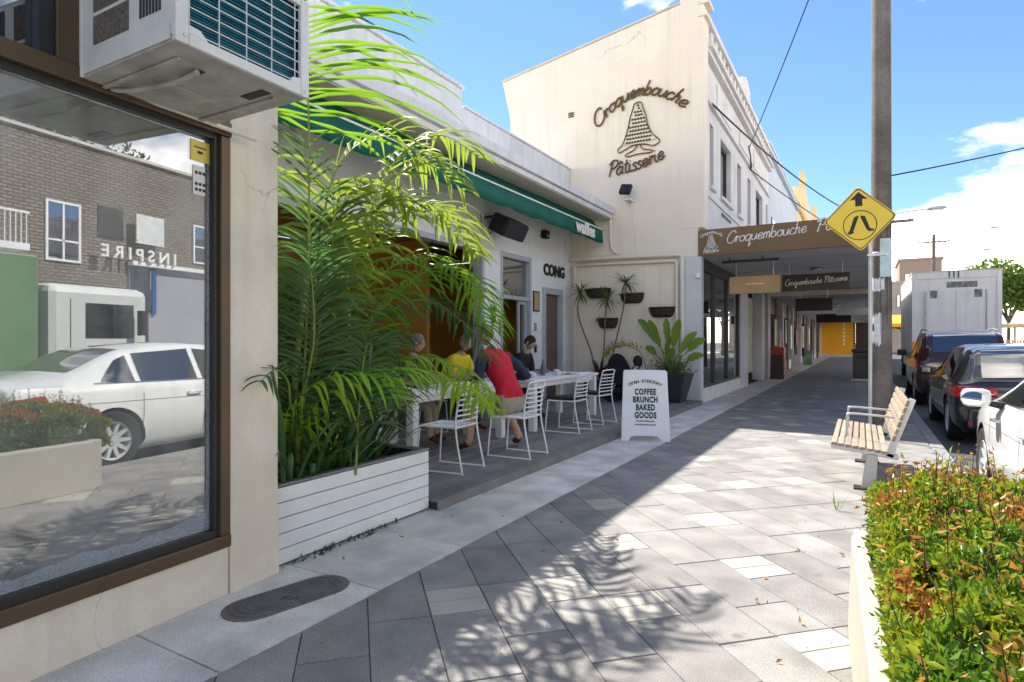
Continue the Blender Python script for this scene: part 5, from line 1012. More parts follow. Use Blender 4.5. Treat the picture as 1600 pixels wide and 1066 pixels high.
# displays, posters and lights along the covered shop fronts
M('lamp_warm', (.9, .75, .5), .5, .05, emit=1.5)
for i, (y, z0, z1, wd, c) in enumerate(((26.5, 1.2, 2.3, .7, 'poster_cream'), (28.2, .9, 1.9, .6, 'poster_red'), (30.4, 1.3, 2.4, .8, 'poster_green'), (33.0, 1.0, 2.2, .7, 'sticker_white'), (36.0, 1.1, 2.0, .7, 'poster_red'), (40.0, 1.0, 2.3, .9, 'poster_cream'), (45.0, 1.2, 2.2, .9, 'sticker_yellow'))):
    tag(B('shop_poster', MATS[c], None, (CX+.052, y, z0, CX+.058, y+wd, z1)), ('cream poster on the first pillar after the patisserie', 'red poster on the shop front beyond the red cabinet', 'green poster halfway along the covered footpath', 'white poster on a pillar of the second awning', 'red poster near the end of the second awning', 'cream poster under the far awning', 'yellow poster under the far awning')[i], 'poster', 'posters on the shop fronts')
for i, y in enumerate((17.3, 21.0, 27.5, 32.0, 41.0, 48.0)):
    t = thing('downlight', ('round soffit light nearest the brown fascia', 'round soffit light above the patisserie door', 'round soffit light under the start of the second awning', 'round soffit light under the end of the second awning', 'round soffit light under the far awning', 'farthest round soffit light')[i], 'light', (-1.0, y, 3.1), 'soffit lights'); MB().lathe([(.14, 0), (.14, .03), (.10, .06)], (-1.0, y, (3.235 if y < 25 else 3.085 if y < 37 else 2.915)), 16).build('housing', MATS['grey_metal'], t, 40); MB().lathe([(.11, -.002), (.11, -.008)], (-1.0, y, (3.235 if y < 25 else 3.085 if y < 37 else 2.915)), 16).build('diffuser', MATS['letter_white'], t)
for i, (y, h, c) in enumerate(((23.8, .9, 'sign_dark'), (31.4, .75, 'sticker_white'), (38.6, .85, 'poster_green'))):
    t = thing('menu_board', ('dark menu stand near the patisserie door', 'white menu stand beyond the red cabinet', 'green menu stand under the far awning')[i], 'sign', (CX+.4, y, 0), 'menu stands on the footpath'); MB().prism([(CX+.2, 0), (CX+.24, h), (CX+.64, h), (CX+.68, 0)], 'y', y, y+.04).build('panel', MATS[c], t); B('rear_leg', MATS['dark_frame'], t, (CX+.3, y+.25, 0, CX+.6, y+.28, h*.7))
# ------------------------------------------------------------------ white board planter with palm
wp = thing('plank_planter', 'white horizontal board planter box holding the palms beside the shop pillar', 'planter', (-3.4, 3.15, 0))
M('planter_lip', (.20, .21, .22), .6, .1)
px0, px1, py0, py1 = -3.78, -3.10, 2.425, 3.93
for i in range(5):
    z0 = .015+.096*i; B('board', MATS['white_board'], wp, (px1-.022, py0, z0, px1, py1, z0+.09), bevel=.003); B('board', MATS['white_board'], wp, (px0, py1-.022, z0, px1-.024, py1, z0+.09), bevel=.003)
B('liner', MATS['dark_frame'], wp, (px1-.04, py0, 0, px1-.023, py1-.03, .49), (px0, py1-.04, 0, px1-.05, py1-.023, .49), (px0, py0, 0, px0+.03, py1-.045, .49), (px0+.031, py0, 0, px1-.041, py0+.03, .49))
B('soil', MATS['bed_soil'], wp, (px0+.032, py0+.031, 0, px1-.042, py1-.046, .42)); B('rim', MATS['planter_lip'], wp, (px1-.05, py0, .497, px1+.004, py1+.004, .512), (px0, py1-.05, .497, px1-.052, py1+.004, .512), bevel=.002)
weed = leaf_cloud('weeds', wp, [((px1+.02+abs(random.gauss(0, .02)), random.gauss(2.95, .28), random.uniform(0, .02)), (.5, 0, 1)) for _ in range(160)], .03, MATS['tree_dark'], .4); weed['kind'] = 'stuff'

leafmat('palm_bright', (.11, .21, .035), (.22, .31, .05), (.36, .46, .06), .5, .42, (.16, .27, .03)); leafmat('palm_mid', (.07, .20, .02), (.13, .27, .025), (.28, .50, .03), .45, .42); leafmat('palm_dark', (.04, .10, .035), (.085, .16, .06), (.12, .24, .06), .38, .3)  # backlit and shaded tones of the clump are put into the leaf colours
M('rachis', (.22, .28, .06), .5, .1)
def frond(parent, pts, m, n=34, ll=.42, wid=.026, droop=.5, start=.25, fwd=.55, upk=.2, twist=0., tipk=.45):
    C = catmull(pts, 12); S = [0]
    for a, b in zip(C, C[1:]): S.append(S[-1]+(b-a).length)
    Ltot = S[-1]
    def at(s):
        for i in range(len(S)-1):
            if S[i+1] >= s: t = (s-S[i])/max(1e-6, S[i+1]-S[i]); return C[i].lerp(C[i+1], t), (C[i+1]-C[i]).normalized()
        return C[-1], (C[-1]-C[-2]).normalized()
    fr_ = bpy.data.objects.new('frond', None) if False else None
    mb = MB().tube(C, [.011*(1-.8*i/len(C)) for i in range(len(C))], 6)
    lf = MB()
    for i in range(n):
        s = Ltot*(start+(1-start)*(i+.5)/n); p, t = at(s); k = i/(n-1)
        side = t.cross(Vector((0, 0, 1)))
        if side.length < .3: side = Vector((.6, .8, 0))
        side.normalize(); up = side.cross(t).normalized(); shp = .55+.45*math.sin(PI*min(1, k*1.25+.15)) if k < .7 else 1-(1-tipk)*(k-.7)/.3
        for sg_ in (-1, 1):
            if random.random() < .13: continue
            drp = droop*random.uniform(.55, 1.5); l = ll*shp*random.uniform(.7, 1.2); f_ = fwd+.5*k+random.gauss(0, .06)
            d = (side*sg_*math.cos(twist)+up*(upk+math.sin(twist)*sg_)+t*f_+Vector((random.gauss(0, .15), random.gauss(0, .15), random.gauss(0, .15)))).normalized()
            pp = []; q = p.copy(); nseg = 5
            for j in range(nseg+1):
                pp.append(q.copy()); d2 = (d+Vector((0, 0, -1))*drp*(j/nseg)**1.3*1.6).normalized(); q = q+d2*(l/nseg)
            wv = [.5, 1, 1, .85, .5, .04]; row = [[], [], []]
            for j, c_ in enumerate(pp):
                tt = (pp[min(j+1, nseg)]-pp[max(j-1, 0)]).normalized(); ws_ = tt.cross(up); ws_ = ws_.normalized() if ws_.length > .1 else side.copy(); nn = ws_.cross(tt)
                row[0].append(c_-ws_*wid*.5*wv[j]+nn*wid*.18*wv[j]); row[1].append(c_); row[2].append(c_+ws_*wid*.5*wv[j]+nn*wid*.18*wv[j])
            lf.grid(row)
    o = mb.build('frond', MATS['rachis'], parent, 60); lf.build('leaflets', m, o, True, fix=False); return o
pm = thing('palm', 'large clump of arching palms, leaves coloured shade dark below and backlit yellow green above, in the white planter', 'palm', (-3.44, 3.0, .42))
FR = {
'A': [(-3.35, 2.75, 0.72), (-3.2, 2.98, 1.08), (-3.05, 3.41, 1.19), (-2.92, 3.87, 1.11), (-2.82, 4.49, 0.8)],
'C4': [(-3.5, 3.07, 1.28), (-3.4, 3.29, 1.96), (-3.25, 3.56, 2.58), (-3.1, 3.85, 2.86), (-2.95, 4.23, 2.69)],
'C5': [(-3.5, 3.01, 1.28), (-3.4, 3.04, 1.84), (-3.3, 3.13, 2.36), (-3.1, 3.32, 2.56), (-3.0, 3.64, 2.37)],
'C6': [(-3.6, 3.22, 1.27), (-3.6, 3.63, 2.01), (-3.5, 4.16, 2.57), (-3.4, 4.61, 2.65), (-3.3, 4.95, 2.32)],
'D3': [(-3.6, 3.29, 1.07), (-3.6, 3.94, 1.7), (-3.5, 4.54, 2.1), (-3.4, 5.04, 2.01), (-3.3, 5.44, 1.56)],
'A3': [(-3.3, 2.7, 0.8), (-3.18, 2.78, 1.1), (-3.0, 3.05, 1.17), (-2.93, 3.4, 1.02)],
'A2': [(-3.45, 2.91, 0.69), (-3.35, 3.31, 1.08), (-3.25, 3.87, 1.26), (-3.15, 4.41, 1.16), (-3.1, 4.93, 0.83)],
'C1': [(-3.45, 3.09, 1.28), (-3.4, 3.43, 2.17), (-3.3, 3.76, 2.9), (-3.15, 4.17, 3.19), (-3.05, 4.63, 3.09)],
'C2': [(-3.5, 3.01, 1.28), (-3.5, 3.26, 1.96), (-3.4, 3.57, 2.42), (-3.2, 4.06, 2.58), (-3.1, 4.65, 2.2)],
'C3': [(-3.5, 3.07, 1.28), (-3.45, 3.09, 2.13), (-3.35, 3.18, 2.71), (-3.2, 3.5, 2.99), (-3.05, 3.95, 2.86)],
'D1': [(-3.5, 3.13, 1.08), (-3.5, 3.53, 1.73), (-3.4, 4.04, 2.12), (-3.25, 4.5, 2.02), (-3.15, 4.99, 1.49)],
'D2': [(-3.55, 3.18, 0.98), (-3.6, 3.78, 1.53), (-3.5, 4.34, 1.78), (-3.4, 4.93, 1.55), (-3.35, 5.3, 1.2)],
'E1': [(-3.3, 2.79, 0.94), (-3.15, 2.72, 1.76), (-3.0, 2.6, 2.3), (-2.86, 2.44, 2.6)],
'E2': [(-3.25, 2.77, 0.94), (-3.12, 2.74, 1.4), (-2.98, 2.6, 1.8), (-2.84, 2.42, 1.95)],
'E3': [(-3.3, 2.84, 0.93), (-3.3, 2.96, 1.55), (-3.35, 3.12, 2.12), (-3.35, 3.12, 2.5)],
'B1': [(-3.35, 2.91, 1.82), (-3.3, 2.86, 2.66), (-3.25, 2.8, 3.29), (-3.2, 2.73, 3.85), (-3.15, 2.68, 4.22)],
'G1': [(-3.5, 3.13, 0.99), (-3.4, 3.29, 1.27), (-3.3, 3.61, 1.34), (-3.2, 3.89, 1.16)],
'H1': [(-3.2, 2.65, 0.91), (-3.1, 2.52, 1.14), (-3.0, 2.35, 1.23), (-2.95, 2.2, 1.16)]}
root = Vector((-3.44, 3.0, .45))
leafmat('palm_lit', (.22, .44, .03), (.32, .52, .05), (.45, .68, .05), .3, .4)  # leaf colour raised to stand in for sunlight on the low fronds
FM = {'A3': ('palm_lit', 44, .4, .024, 1.9, .08, .25, .1), 'A': ('palm_lit', 54, .44, .03, 1.9, .08, .25, .1), 'A2': ('palm_lit', 50, .44, .03, 1.8, .15, .25, .1), 'C1': ('palm_bright', 36, .58, .036, .85, .3, .5, .2), 'C2': ('palm_bright', 36, .58, .036, 1.0, .3, .5, .2), 'C3': ('palm_bright', 44, .52, .03, .7, .3, .5, .25), 'C4': ('palm_bright', 36, .60, .036, 1.0, .3, .45, .2), 'C5': ('palm_bright', 34, .52, .034, .8, .3, .45, .2), 'C6': ('palm_bright', 36, .58, .036, 1.1, .3, .45, .2),
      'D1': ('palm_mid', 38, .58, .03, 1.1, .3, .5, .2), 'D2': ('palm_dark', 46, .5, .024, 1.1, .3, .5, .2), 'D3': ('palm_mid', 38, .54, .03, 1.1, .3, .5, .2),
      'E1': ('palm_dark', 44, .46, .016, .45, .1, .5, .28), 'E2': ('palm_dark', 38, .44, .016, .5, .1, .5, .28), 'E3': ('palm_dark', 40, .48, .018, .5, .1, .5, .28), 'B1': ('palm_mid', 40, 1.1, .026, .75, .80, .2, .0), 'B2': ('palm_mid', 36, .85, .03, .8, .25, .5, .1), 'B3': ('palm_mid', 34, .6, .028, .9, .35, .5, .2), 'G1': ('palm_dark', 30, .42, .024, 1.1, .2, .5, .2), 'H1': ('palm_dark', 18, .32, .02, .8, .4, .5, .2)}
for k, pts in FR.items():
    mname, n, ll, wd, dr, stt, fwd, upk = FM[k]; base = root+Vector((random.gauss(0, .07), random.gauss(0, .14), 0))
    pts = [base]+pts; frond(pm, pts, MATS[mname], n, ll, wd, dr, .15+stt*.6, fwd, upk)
for i in range(11):     # fill of the clump
    a = random.uniform(0, 2*PI); b0 = root+Vector((random.gauss(0, .1), random.gauss(0, .25), 0)); h = random.uniform(.6, 1.4); sp_ = random.uniform(.25, .6)
    dx, dy = math.cos(a)*sp_*.55, math.sin(a)*sp_+.18
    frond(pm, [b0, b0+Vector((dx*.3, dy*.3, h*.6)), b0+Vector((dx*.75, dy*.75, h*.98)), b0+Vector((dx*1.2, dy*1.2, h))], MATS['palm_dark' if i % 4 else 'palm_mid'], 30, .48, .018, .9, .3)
for i in range(7):
    b0 = root+Vector((random.gauss(0, .08), random.gauss(0, .2), -.05)); T('cane', MATS['rachis'], pm, [b0, b0+Vector((random.gauss(0, .03), random.gauss(0, .05), .8)), b0+Vector((random.gauss(0, .08), random.gauss(.1, .08), 1.5))], .02, 8)
# strappy plants under the palms
leafmat('strap_green', (.03, .09, .025), (.08, .17, .05), (.1, .24, .05), .28, .25, (.05, .12, .03)); leafmat('strap_dark', (.03, .05, .02), (.07, .07, .03), (.06, .1, .03), .5, .2)
def straps(parent, c, n, lmin, lmax, wid, m, up=1.0, spread=1., droop=.9, name='leaf', low=.6):
    mb = MB()
    for i in range(n):
        a = random.uniform(0, 2*PI); l = random.uniform(lmin, lmax); d = Vector((math.cos(a)*spread, math.sin(a)*spread, up*random.uniform(low, 1.5) if low > 0 else random.uniform(low, 1.6))).normalized(); q = Vector(c)+Vector((random.gauss(0, .02), random.gauss(0, .02), 0)); rows = [[], [], []]; sd = d.cross(Vector((0, 0, 1))); sd = sd.normalized() if sd.length > .05 else Vector((1, 0, 0)); ns = 8
        for j in range(ns+1):
            t = j/ns; w_ = wid*(.55+.9*t if t < .5 else 2.0*(1-t)+.04); rows[0].append(q-sd*w_*.5+Vector((0, 0, w_*.15))); rows[1].append(q.copy()); rows[2].append(q+sd*w_*.5+Vector((0, 0, w_*.15)))
            d = (d+Vector((0, 0, -1))*droop*.24*(.3+t)).normalized(); q = q+d*(l/ns)
        mb.grid(rows)
    return mb.build(name, m, parent, True, fix=False)
for i, (x, y) in enumerate(((-3.2, 2.62), (-3.28, 2.95), (-3.22, 3.25), (-3.3, 3.5), (-3.4, 2.75), (-3.45, 3.35), (-3.2, 2.85), (-3.25, 3.1))):
    t = thing('strap_plant', ('strappy dark green plant at the pillar end of the white planter', 'strappy plant with drooping blades in the middle of the white planter', 'strappy plant spilling over the front board of the white planter', 'strappy plant near the open end of the white planter', 'strappy plant behind the others against the pillar side', 'strappy plant at the back of the white planter', 'strappy plant with blades hanging over the boards near the pillar', 'strappy plant under the low bright frond')[i], 'plant', (x, y, .42), 'strap leaved plants in the white planter')
    straps(t, (x, y, .42), 17, .55, .95, .034, MATS['strap_green'], 1.1, .75, .8)
bl = thing('strap_plant', 'single upright sword shaped leaf standing before the cream pillar', 'plant', (-3.06, 2.43, .5)); 
rows = [[], [], []]
for j in range(9):
    t = j/8; w_ = .05*(.5+t if t < .5 else 2*(1-t)+.02); q = Vector((-3.14+.13*t, 2.52-.19*t+.02*math.sin(t*3), .46+.80*t)); sdv = Vector((.3, .95, 0)); rows[0].append(q-sdv*w_*.5); rows[1].append(q+Vector((.006, 0, 0))); rows[2].append(q+sdv*w_*.5)
MB().grid(rows).build('leaf', MATS['strap_green'], bl, True, fix=False)

# ------------------------------------------------------------------ plants along the patisserie wall
PY_ = 12.98
M('pot_dark', (.035, .038, .042), .5, .15, 5); M('basket', (.05, .035, .022), .9, .4, 30, fine=.5, fs=80, bump=.8, bs=60)
bp = thing('pot', 'tall tapered charcoal pot behind the sandwich board', 'pot', (-3.55, PY_-.1, CZ*0)); x0 = -3.55; y0 = PY_-.12
def frustum(mb, cx, cy, z0, z1, w0, w1): return mb.add([(cx+a*w, cy+b*w, z) for z, w in ((z0, w0), (z1, w1)) for a, b in ((-1, -1), (1, -1), (1, 1), (-1, 1))], [(0, 1, 2, 3), (7, 6, 5, 4), (0, 1, 5, 4), (1, 2, 6, 5), (2, 3, 7, 6), (3, 0, 4, 7)])
frustum(MB(), x0, y0, .0, .68, .24, .40).build('body', MATS['pot_dark'], bp, bevel=.01); B('rim', MATS['pot_dark'], bp, (x0-.41, y0-.41, .681, x0+.41, y0+.41, .70)); B('soil', MATS['bed_soil'], bp, (x0-.36, y0-.36, .701, x0+.36, y0+.36, .71))
leafmat('paddle', (.10, .20, .03), (.2, .31, .05), (.3, .45, .05), .35, .3); leafmat('fern', (.06, .12, .03), (.14, .22, .05), (.2, .32, .05), .5, .3)
bpl = thing('bird_of_paradise', 'bird of paradise plant with broad paddle leaves in the charcoal pot', 'plant', (x0, y0, .7))
def paddle(base, tip, l, wd, nrm, cut=.0):
    b_, t_ = Vector(base), Vector(tip); d = (t_-b_).normalized(); n_v = Vector(nrm); s_ = d.cross(n_v).normalized(); nv = s_.cross(d); rows = []; N_ = 16
    for j in range(N_+1):
        t = j/N_; w_ = wd*math.sin(PI*min(1, t*.86+.1))**.75*(1 if j < N_ else .1); c = t_+d*l*t-Vector((0, 0, 1))*.30*l*t*t+nv*0
        z_ = (random.random()*.22 if random.random() < .4 else 0)*w_; rows.append([c-s_*(w_-z_)+nv*w_*.35, c-s_*w_*.45+nv*w_*.1, c, c+s_*w_*.45+nv*w_*.1, c+s_*(w_-z_)+nv*w_*.35])
    T('stalk', MATS['rachis'], bpl, catmull([b_, b_.lerp(t_, .55)+Vector((0, 0, .05)), t_], 5), .014, 6); MB().grid(rows).build('leaf', MATS['paddle'], bpl, True, fix=False)
for tx, tz, l, wd, ny in ((-3.85, 1.35, .95, .10, -1), (-3.72, 1.3, .85, .09, -1), (-3.6, 1.35, .8, .09, -1), (-3.45, 1.3, .85, .09, -1), (-3.32, 1.15, .75, .09, -.8), (-3.12, 1.2, .55, .10, -.5), (-3.9, 1.1, .4, .08, -.8), (-3.5, 1.0, .5, .08, -1), (-3.15, .98, .5, .09, -.7), (-3.65, 1.1, .6, .08, -1)):
    b0 = (x0+random.gauss(0, .06), y0+random.gauss(0, .06), .7); mid = (tx, y0-.1+random.gauss(0, .12), tz); paddle(b0, mid, l, wd, (.3*(1 if tx > x0 else -1), ny, .5))
fe = leaf_cloud('underplanting', bpl, [((x0+random.gauss(.05, .2), y0+random.gauss(-.1, .14), .72+abs(random.gauss(0, .14))), (random.gauss(0, 1), -.5, .6)) for _ in range(900)], .07, MATS['fern'], .25); fe['kind'] = 'stuff'
for i, (x, z, wd, lb) in enumerate(((-5.45, 2.62, .62, 'left upper'), (-4.6, 2.47, .55, 'middle upper'), (-5.2, 1.9, .5, 'lower left'), (-3.9, 2.13, .58, 'right hand'))):
    t = thing('wall_basket', f'{lb} dark hanging basket on the patisserie wall', 'basket', (x, 13.3, z-.15), 'baskets on the patisserie wall')
    P = []
    for j in range(5): a = j/4*PI/2; P.append([(x+wd/2*math.cos(u)*(.55+.45*math.cos(a)), 13.44-.27*math.sin(u)*(.5+.5*math.cos(a)), z-.2*math.sin(a)) for u in [PI*q/12 for q in range(13)]])
    MB().grid(P).build('liner', MATS['basket'], t, True); T('rim_wire', MATS['black'], t, [(x+wd/2*math.cos(u), 13.44-.28*math.sin(u), z+.01) for u in [PI*q/12 for q in range(13)]], .012, 6); B('back_rail', MATS['black'], t, (x-wd/2, 13.435, z+.0, x+wd/2, 13.448, z+.05))
    lc = leaf_cloud('trailing_leaves', t, [((x+random.uniform(-.45, .45)*wd, 13.44-random.uniform(.02, .26), z-.04+abs(random.gauss(0, .03))), (0, -.5, 1)) for _ in range(90)], .06, MATS['tree_dark'], .3); lc['kind'] = 'stuff'
M('stem_grey', (.16, .12, .08), .8, .2, 10)
for i, (bx_, tx, tz, lb) in enumerate(((-5.3, -5.72, 2.55, 'leftmost'), (-5.2, -5.05, 2.4, 'middle'), (-5.1, -4.6, 2.75, 'tallest right hand'))):
    t = thing('dracaena', f'{lb} thin stemmed dracaena with spiky top by the patisserie wall', 'plant', (bx_, PY_, .5), 'spiky dracaenas by the wall')
    T('stem', MATS['stem_grey'], t, catmull([(bx_, PY_, .45), (bx_+(tx-bx_)*.35, PY_+.03, 1.1), (tx-.05, PY_, tz-.55), (tx, PY_, tz)], 5), .016, 6)
    straps(t, (tx, PY_, tz-.03), 60, .3, .5, .026, MATS['fern'], .35, 1., .55, name='spiky_crown', low=-.9)
tb = thing('trough', 'low black trough planter along the patisserie wall', 'planter', (-5.05, PY_, 0)); B('body', MATS['pot_dark'], tb, (-5.55, PY_-.2, CZ, -4.5, PY_+.2, .48), bevel=.012); B('soil', MATS['bed_soil'], tb, (-5.5, PY_-.16, .481, -4.55, PY_+.16, .49))
leafmat('cordyline', (.06, .025, .02), (.14, .06, .04), (.15, .05, .04), .4, .25); cd = thing('cordyline', 'dark purple leaved plant in the black trough', 'plant', (-5.2, PY_, .48))
straps(cd, (-5.2, PY_, .5), 22, .35, .65, .05, MATS['cordyline'], 1.3, .7, .5, name='leaf'); straps(cd, (-5.35, PY_-.05, .5), 14, .25, .45, .045, MATS['cordyline'], 1.1, .8, .6, name='leaf')
leafmat('yellow_leaf', (.45, .33, .04), (.55, .42, .08), (.5, .4, .05), .5, .3); yl = thing('flowering_plant', 'arching plant with yellow flowers beside the charcoal pot', 'plant', (-4.4, PY_, .5))
arc = catmull([(-4.1, PY_, .65), (-4.25, PY_, 1.12), (-4.6, PY_-.02, 1.3), (-4.95, PY_-.05, 1.2), (-5.05, PY_-.05, 1.0)], 8); T('stem', MATS['rachis'], yl, arc, .01, 6)
leaf_cloud('flowers', yl, [(tuple(random.choice(arc[10:])+Vector((random.gauss(0, .05), random.gauss(0, .05), random.gauss(.03, .04)))), (random.gauss(0, 1), -1, .6)) for _ in range(170)], .08, MATS['yellow_leaf'], .35)
# black pram by the wall
pr = thing('pram', 'black hooded pram parked by the patisserie wall left of the sandwich board', 'pram', (-4.5, 12.3, CZ)); M('pram_cloth', (.012, .013, .018), .75, .2, 12, bump=.3, bs=40)
bcx, bcy = -4.42, 12.3
P = []
for i in range(11):
    a = PI*i/10; r_ = .22
    P.append([(bcx-.05+r_*1.05*math.cos(a)-.02*j, bcy-.24+.12*j, .72+(.42-.015*j*j)*math.sin(a)**.8) for j in range(5)])
MB().grid(P).add([p[4] for p in P], [tuple(range(11))]).add([p[0] for p in P], [tuple(range(11))]).build('hood', MATS['pram_cloth'], pr, True); MB().prism([(bcx-.26, .45), (bcx+.24, .45), (bcx+.26, .78), (bcx-.28, .74)], 'y', bcy-.25, bcy+.3).build('bassinet', MATS['pram_cloth'], pr, bevel=.06)
MB().blob((bcx+.34, bcy-.05, .98), .10, .12, .12).build('changing_bag', MATS['pram_cloth'], pr, True); T('handle', MATS['black'], pr, catmull([(bcx+.2, bcy-.2, .7), (bcx+.34, bcy-.2, .9), (bcx+.4, bcy, .94), (bcx+.34, bcy+.2, .9), (bcx+.2, bcy+.2, .7)], 5), .016)
for sx, sy in ((-.2, -.24), (.22, -.24), (-.2, .26), (.22, .26)):
    T('leg', MATS['grey_metal'], pr, [(bcx+sx*.4, bcy+sy, .5), (bcx+sx, bcy+sy, .2)], .012); MB().lathe([(.02, -.02), (.10, -.02), (.115, 0), (.10, .02), (.02, .02)], (bcx+sx, bcy+sy, .115+CZ), 18, 'y').build('wheel', MATS['tyre'], pr, 40)
B('basket', MATS['pram_cloth'], pr, (bcx-.2, bcy-.2, .28, bcx+.2, bcy+.22, .42), bevel=.03)

# ------------------------------------------------------------------ sandwich board
M('board_white', (.80, .81, .82), .45, .03, 3, dirt=.12, ds=4, dcol=(.5, .5, .5)); M('board_green', (.012, .07, .05), .6)
sb = thing('sandwich_board', 'white a-frame sandwich board with green lettering on the concrete strip', 'sign', (-2.58, 8.35, 0))
a_ = math.atan2(8.216-8.013, -2.31+2.866); X_ = Vector((math.cos(a_), math.sin(a_), 0)); Yb = Vector((-math.sin(a_), math.cos(a_), 0)); O_ = Vector((-2.588, 8.115, 0))
def SBp(u, v, w, back=False):       # u across, v up the leaf, w out of the front
    lean = .205; base = O_+(Yb*.56 if back else Vector()); dirv = (Vector((0, 0, 1))+Yb*(-lean if back else lean)).normalized(); nrm = X_.cross(dirv); return base+X_*u*1.12+dirv*v+nrm*w
prof = [(-.30, 0), (-.21, 0), (-.185, .055), (-.15, .075), (.13, .075), (.165, .055), (.19, 0), (.30, 0), (.272, .98), (.255, 1.0), (-.255, 1.0), (-.272, .98)]
def leafp(nm, pr_, w0, w1, m, back=False, par=sb):
    k = len(pr_); return MB().add([SBp(u, v, w0, back) for u, v in pr_]+[SBp(u, v, w1, back) for u, v in pr_], [tuple(range(k)), tuple(range(2*k-1, k-1, -1))]+[(i, (i+1) % k, k+(i+1) % k, k+i) for i in range(k)]).build(nm, m, par, bevel=.006)
leafp('front_panel', prof, -.028, 0, MATS['board_white']); leafp('back_panel', prof, 0, .028, MATS['board_white'], True)
T('hinge', MATS['board_white'], sb, [SBp(-.2, 1.0, -.03), SBp(.2, 1.0, -.03)], .014)
def sbt(s, v, size, bold, m='board_green', nm='lettering', u=0., sp=1., tilt=0., xs=1.):
    dirv = (Vector((0, 0, 1))+Yb*.205).normalized(); rx_ = X_*math.cos(tilt)+dirv*math.sin(tilt); ry_ = dirv*math.cos(tilt)-X_*math.sin(tilt)
    return text(nm, s, MATS[m], sb, frame(SBp(u, v, .003), rx_, ry_) @ Matrix.Diagonal((xs, 1, 1, 1)), size, .001, bold=bold, spacing=sp)
for s, v, sz in (('COFFEE', .69, .115), ('BRUNCH', .58, .115), ('BAKED', .47, .115), ('GOODS', .36, .115)): sbt(s, v, sz, .006, sp=1.12, xs=.68)
word = 'OPEN EVERYDAY'
for i, ch in enumerate(word):
    if ch == ' ': continue
    t = (i-(len(word)-1)/2)/(len(word)-1)*2; sbt(ch, .845-.05*t*t, .058, .002, 'ink', 'arched_letter', .19*t, tilt=-.5*t)
for v, hw, nn in ((.272, .115, 11), (.222, .13, 12)):
    for i in range(nn): u0 = -hw+2*hw*i/nn; leafp('fine_print', [(u0, v), (u0+hw*1.5/nn, v), (u0+hw*1.5/nn, v+.016+.006*(i % 3 == 0)), (u0, v+.018)], .0, .0015, MATS['ink'])

# ------------------------------------------------------------------ tables, chairs
tbm = MATS['white_paint']
def table(label, x0, y0, x1, y1):
    t = thing('table', label, 'table', ((x0+x1)/2, (y0+y1)/2, CZ), 'white cafe tables')
    n = 5; dx = (x1-x0)/n
    for i in range(n): B('top_slat', tbm, t, (x0+dx*i+.002, y0, .80, x0+dx*(i+1)-.002, y1, .84), bevel=.004)
    B('apron', tbm, t, (x0+.06, y0+.06, .72, x0+.085, y1-.06, .799), (x1-.085, y0+.06, .72, x1-.06, y1-.06, .799), (x0+.086, y0+.06, .72, x1-.086, y0+.085, .799), (x0+.086, y1-.085, .72, x1-.086, y1-.06, .799))
    for x in (x0+.03, x1-.13):
        for y in (y0+.03, y1-.13): B('leg', tbm, t, (x, y, CZ, x+.1, y+.1, .798), bevel=.005)
    return t
table('long white outdoor table with cups, nearest the sandwich board', -4.85, 7.55, -4.03, 9.95); table('white outdoor table half hidden behind the palm fronds', -4.85, 5.0, -4.15, 7.0)
M('cup_white', (.8, .8, .79), .25); M('tray', (.10, .12, .14), .4); glass('bottle_glass', (.6, .75, .7), .15)
for i, (x, y) in enumerate(((-4.3, 8.0), (-4.55, 8.35), (-4.25, 8.75), (-4.5, 9.2))):
    t = thing('cup', ('white coffee cup nearest the table corner', 'white cup in front of the man in black', 'white cup in the middle of the long table', 'white cup towards the far end of the long table')[i], 'cup', (x, y, .84), 'cups on the long table')
    MB().lathe([(.075, 0), (.08, .008), (.03, .01)], (x, y, .841), 16).build('saucer', MATS['cup_white'], t, 40); MB().lathe([(.025, .012), (.042, .04), (.045, .075), (.04, .075), (.036, .04)], (x, y, .841), 16).build('bowl', MATS['cup_white'], t, 40); T('handle', MATS['cup_white'], t, catmull([(x+.042, y, .905), (x+.065, y, .9), (x+.062, y, .88), (x+.04, y, .872)], 3), .005, 5)
for i, (x, y, m_) in enumerate(((-4.62, 7.95, 'bottle_glass'), (-4.45, 8.6, 'tray'))):
    t = thing('bottle', ('clear water bottle beside the man in black', 'dark bottle in the middle of the long table')[i], 'bottle', (x, y, .84)); MB().lathe([(.038, 0), (.038, .15), (.015, .2), (.014, .24)], (x, y, .841), 14).build('glass_body', MATS[m_], t, 40); MB().lathe([(.016, 0), (.016, .02)], (x, y, 1.081), 10).build('cap', MATS['tray'], t)
M('chair_white', (.80, .80, .79), .35, .03); M('cushion', (.015, .015, .017), .8, .2)
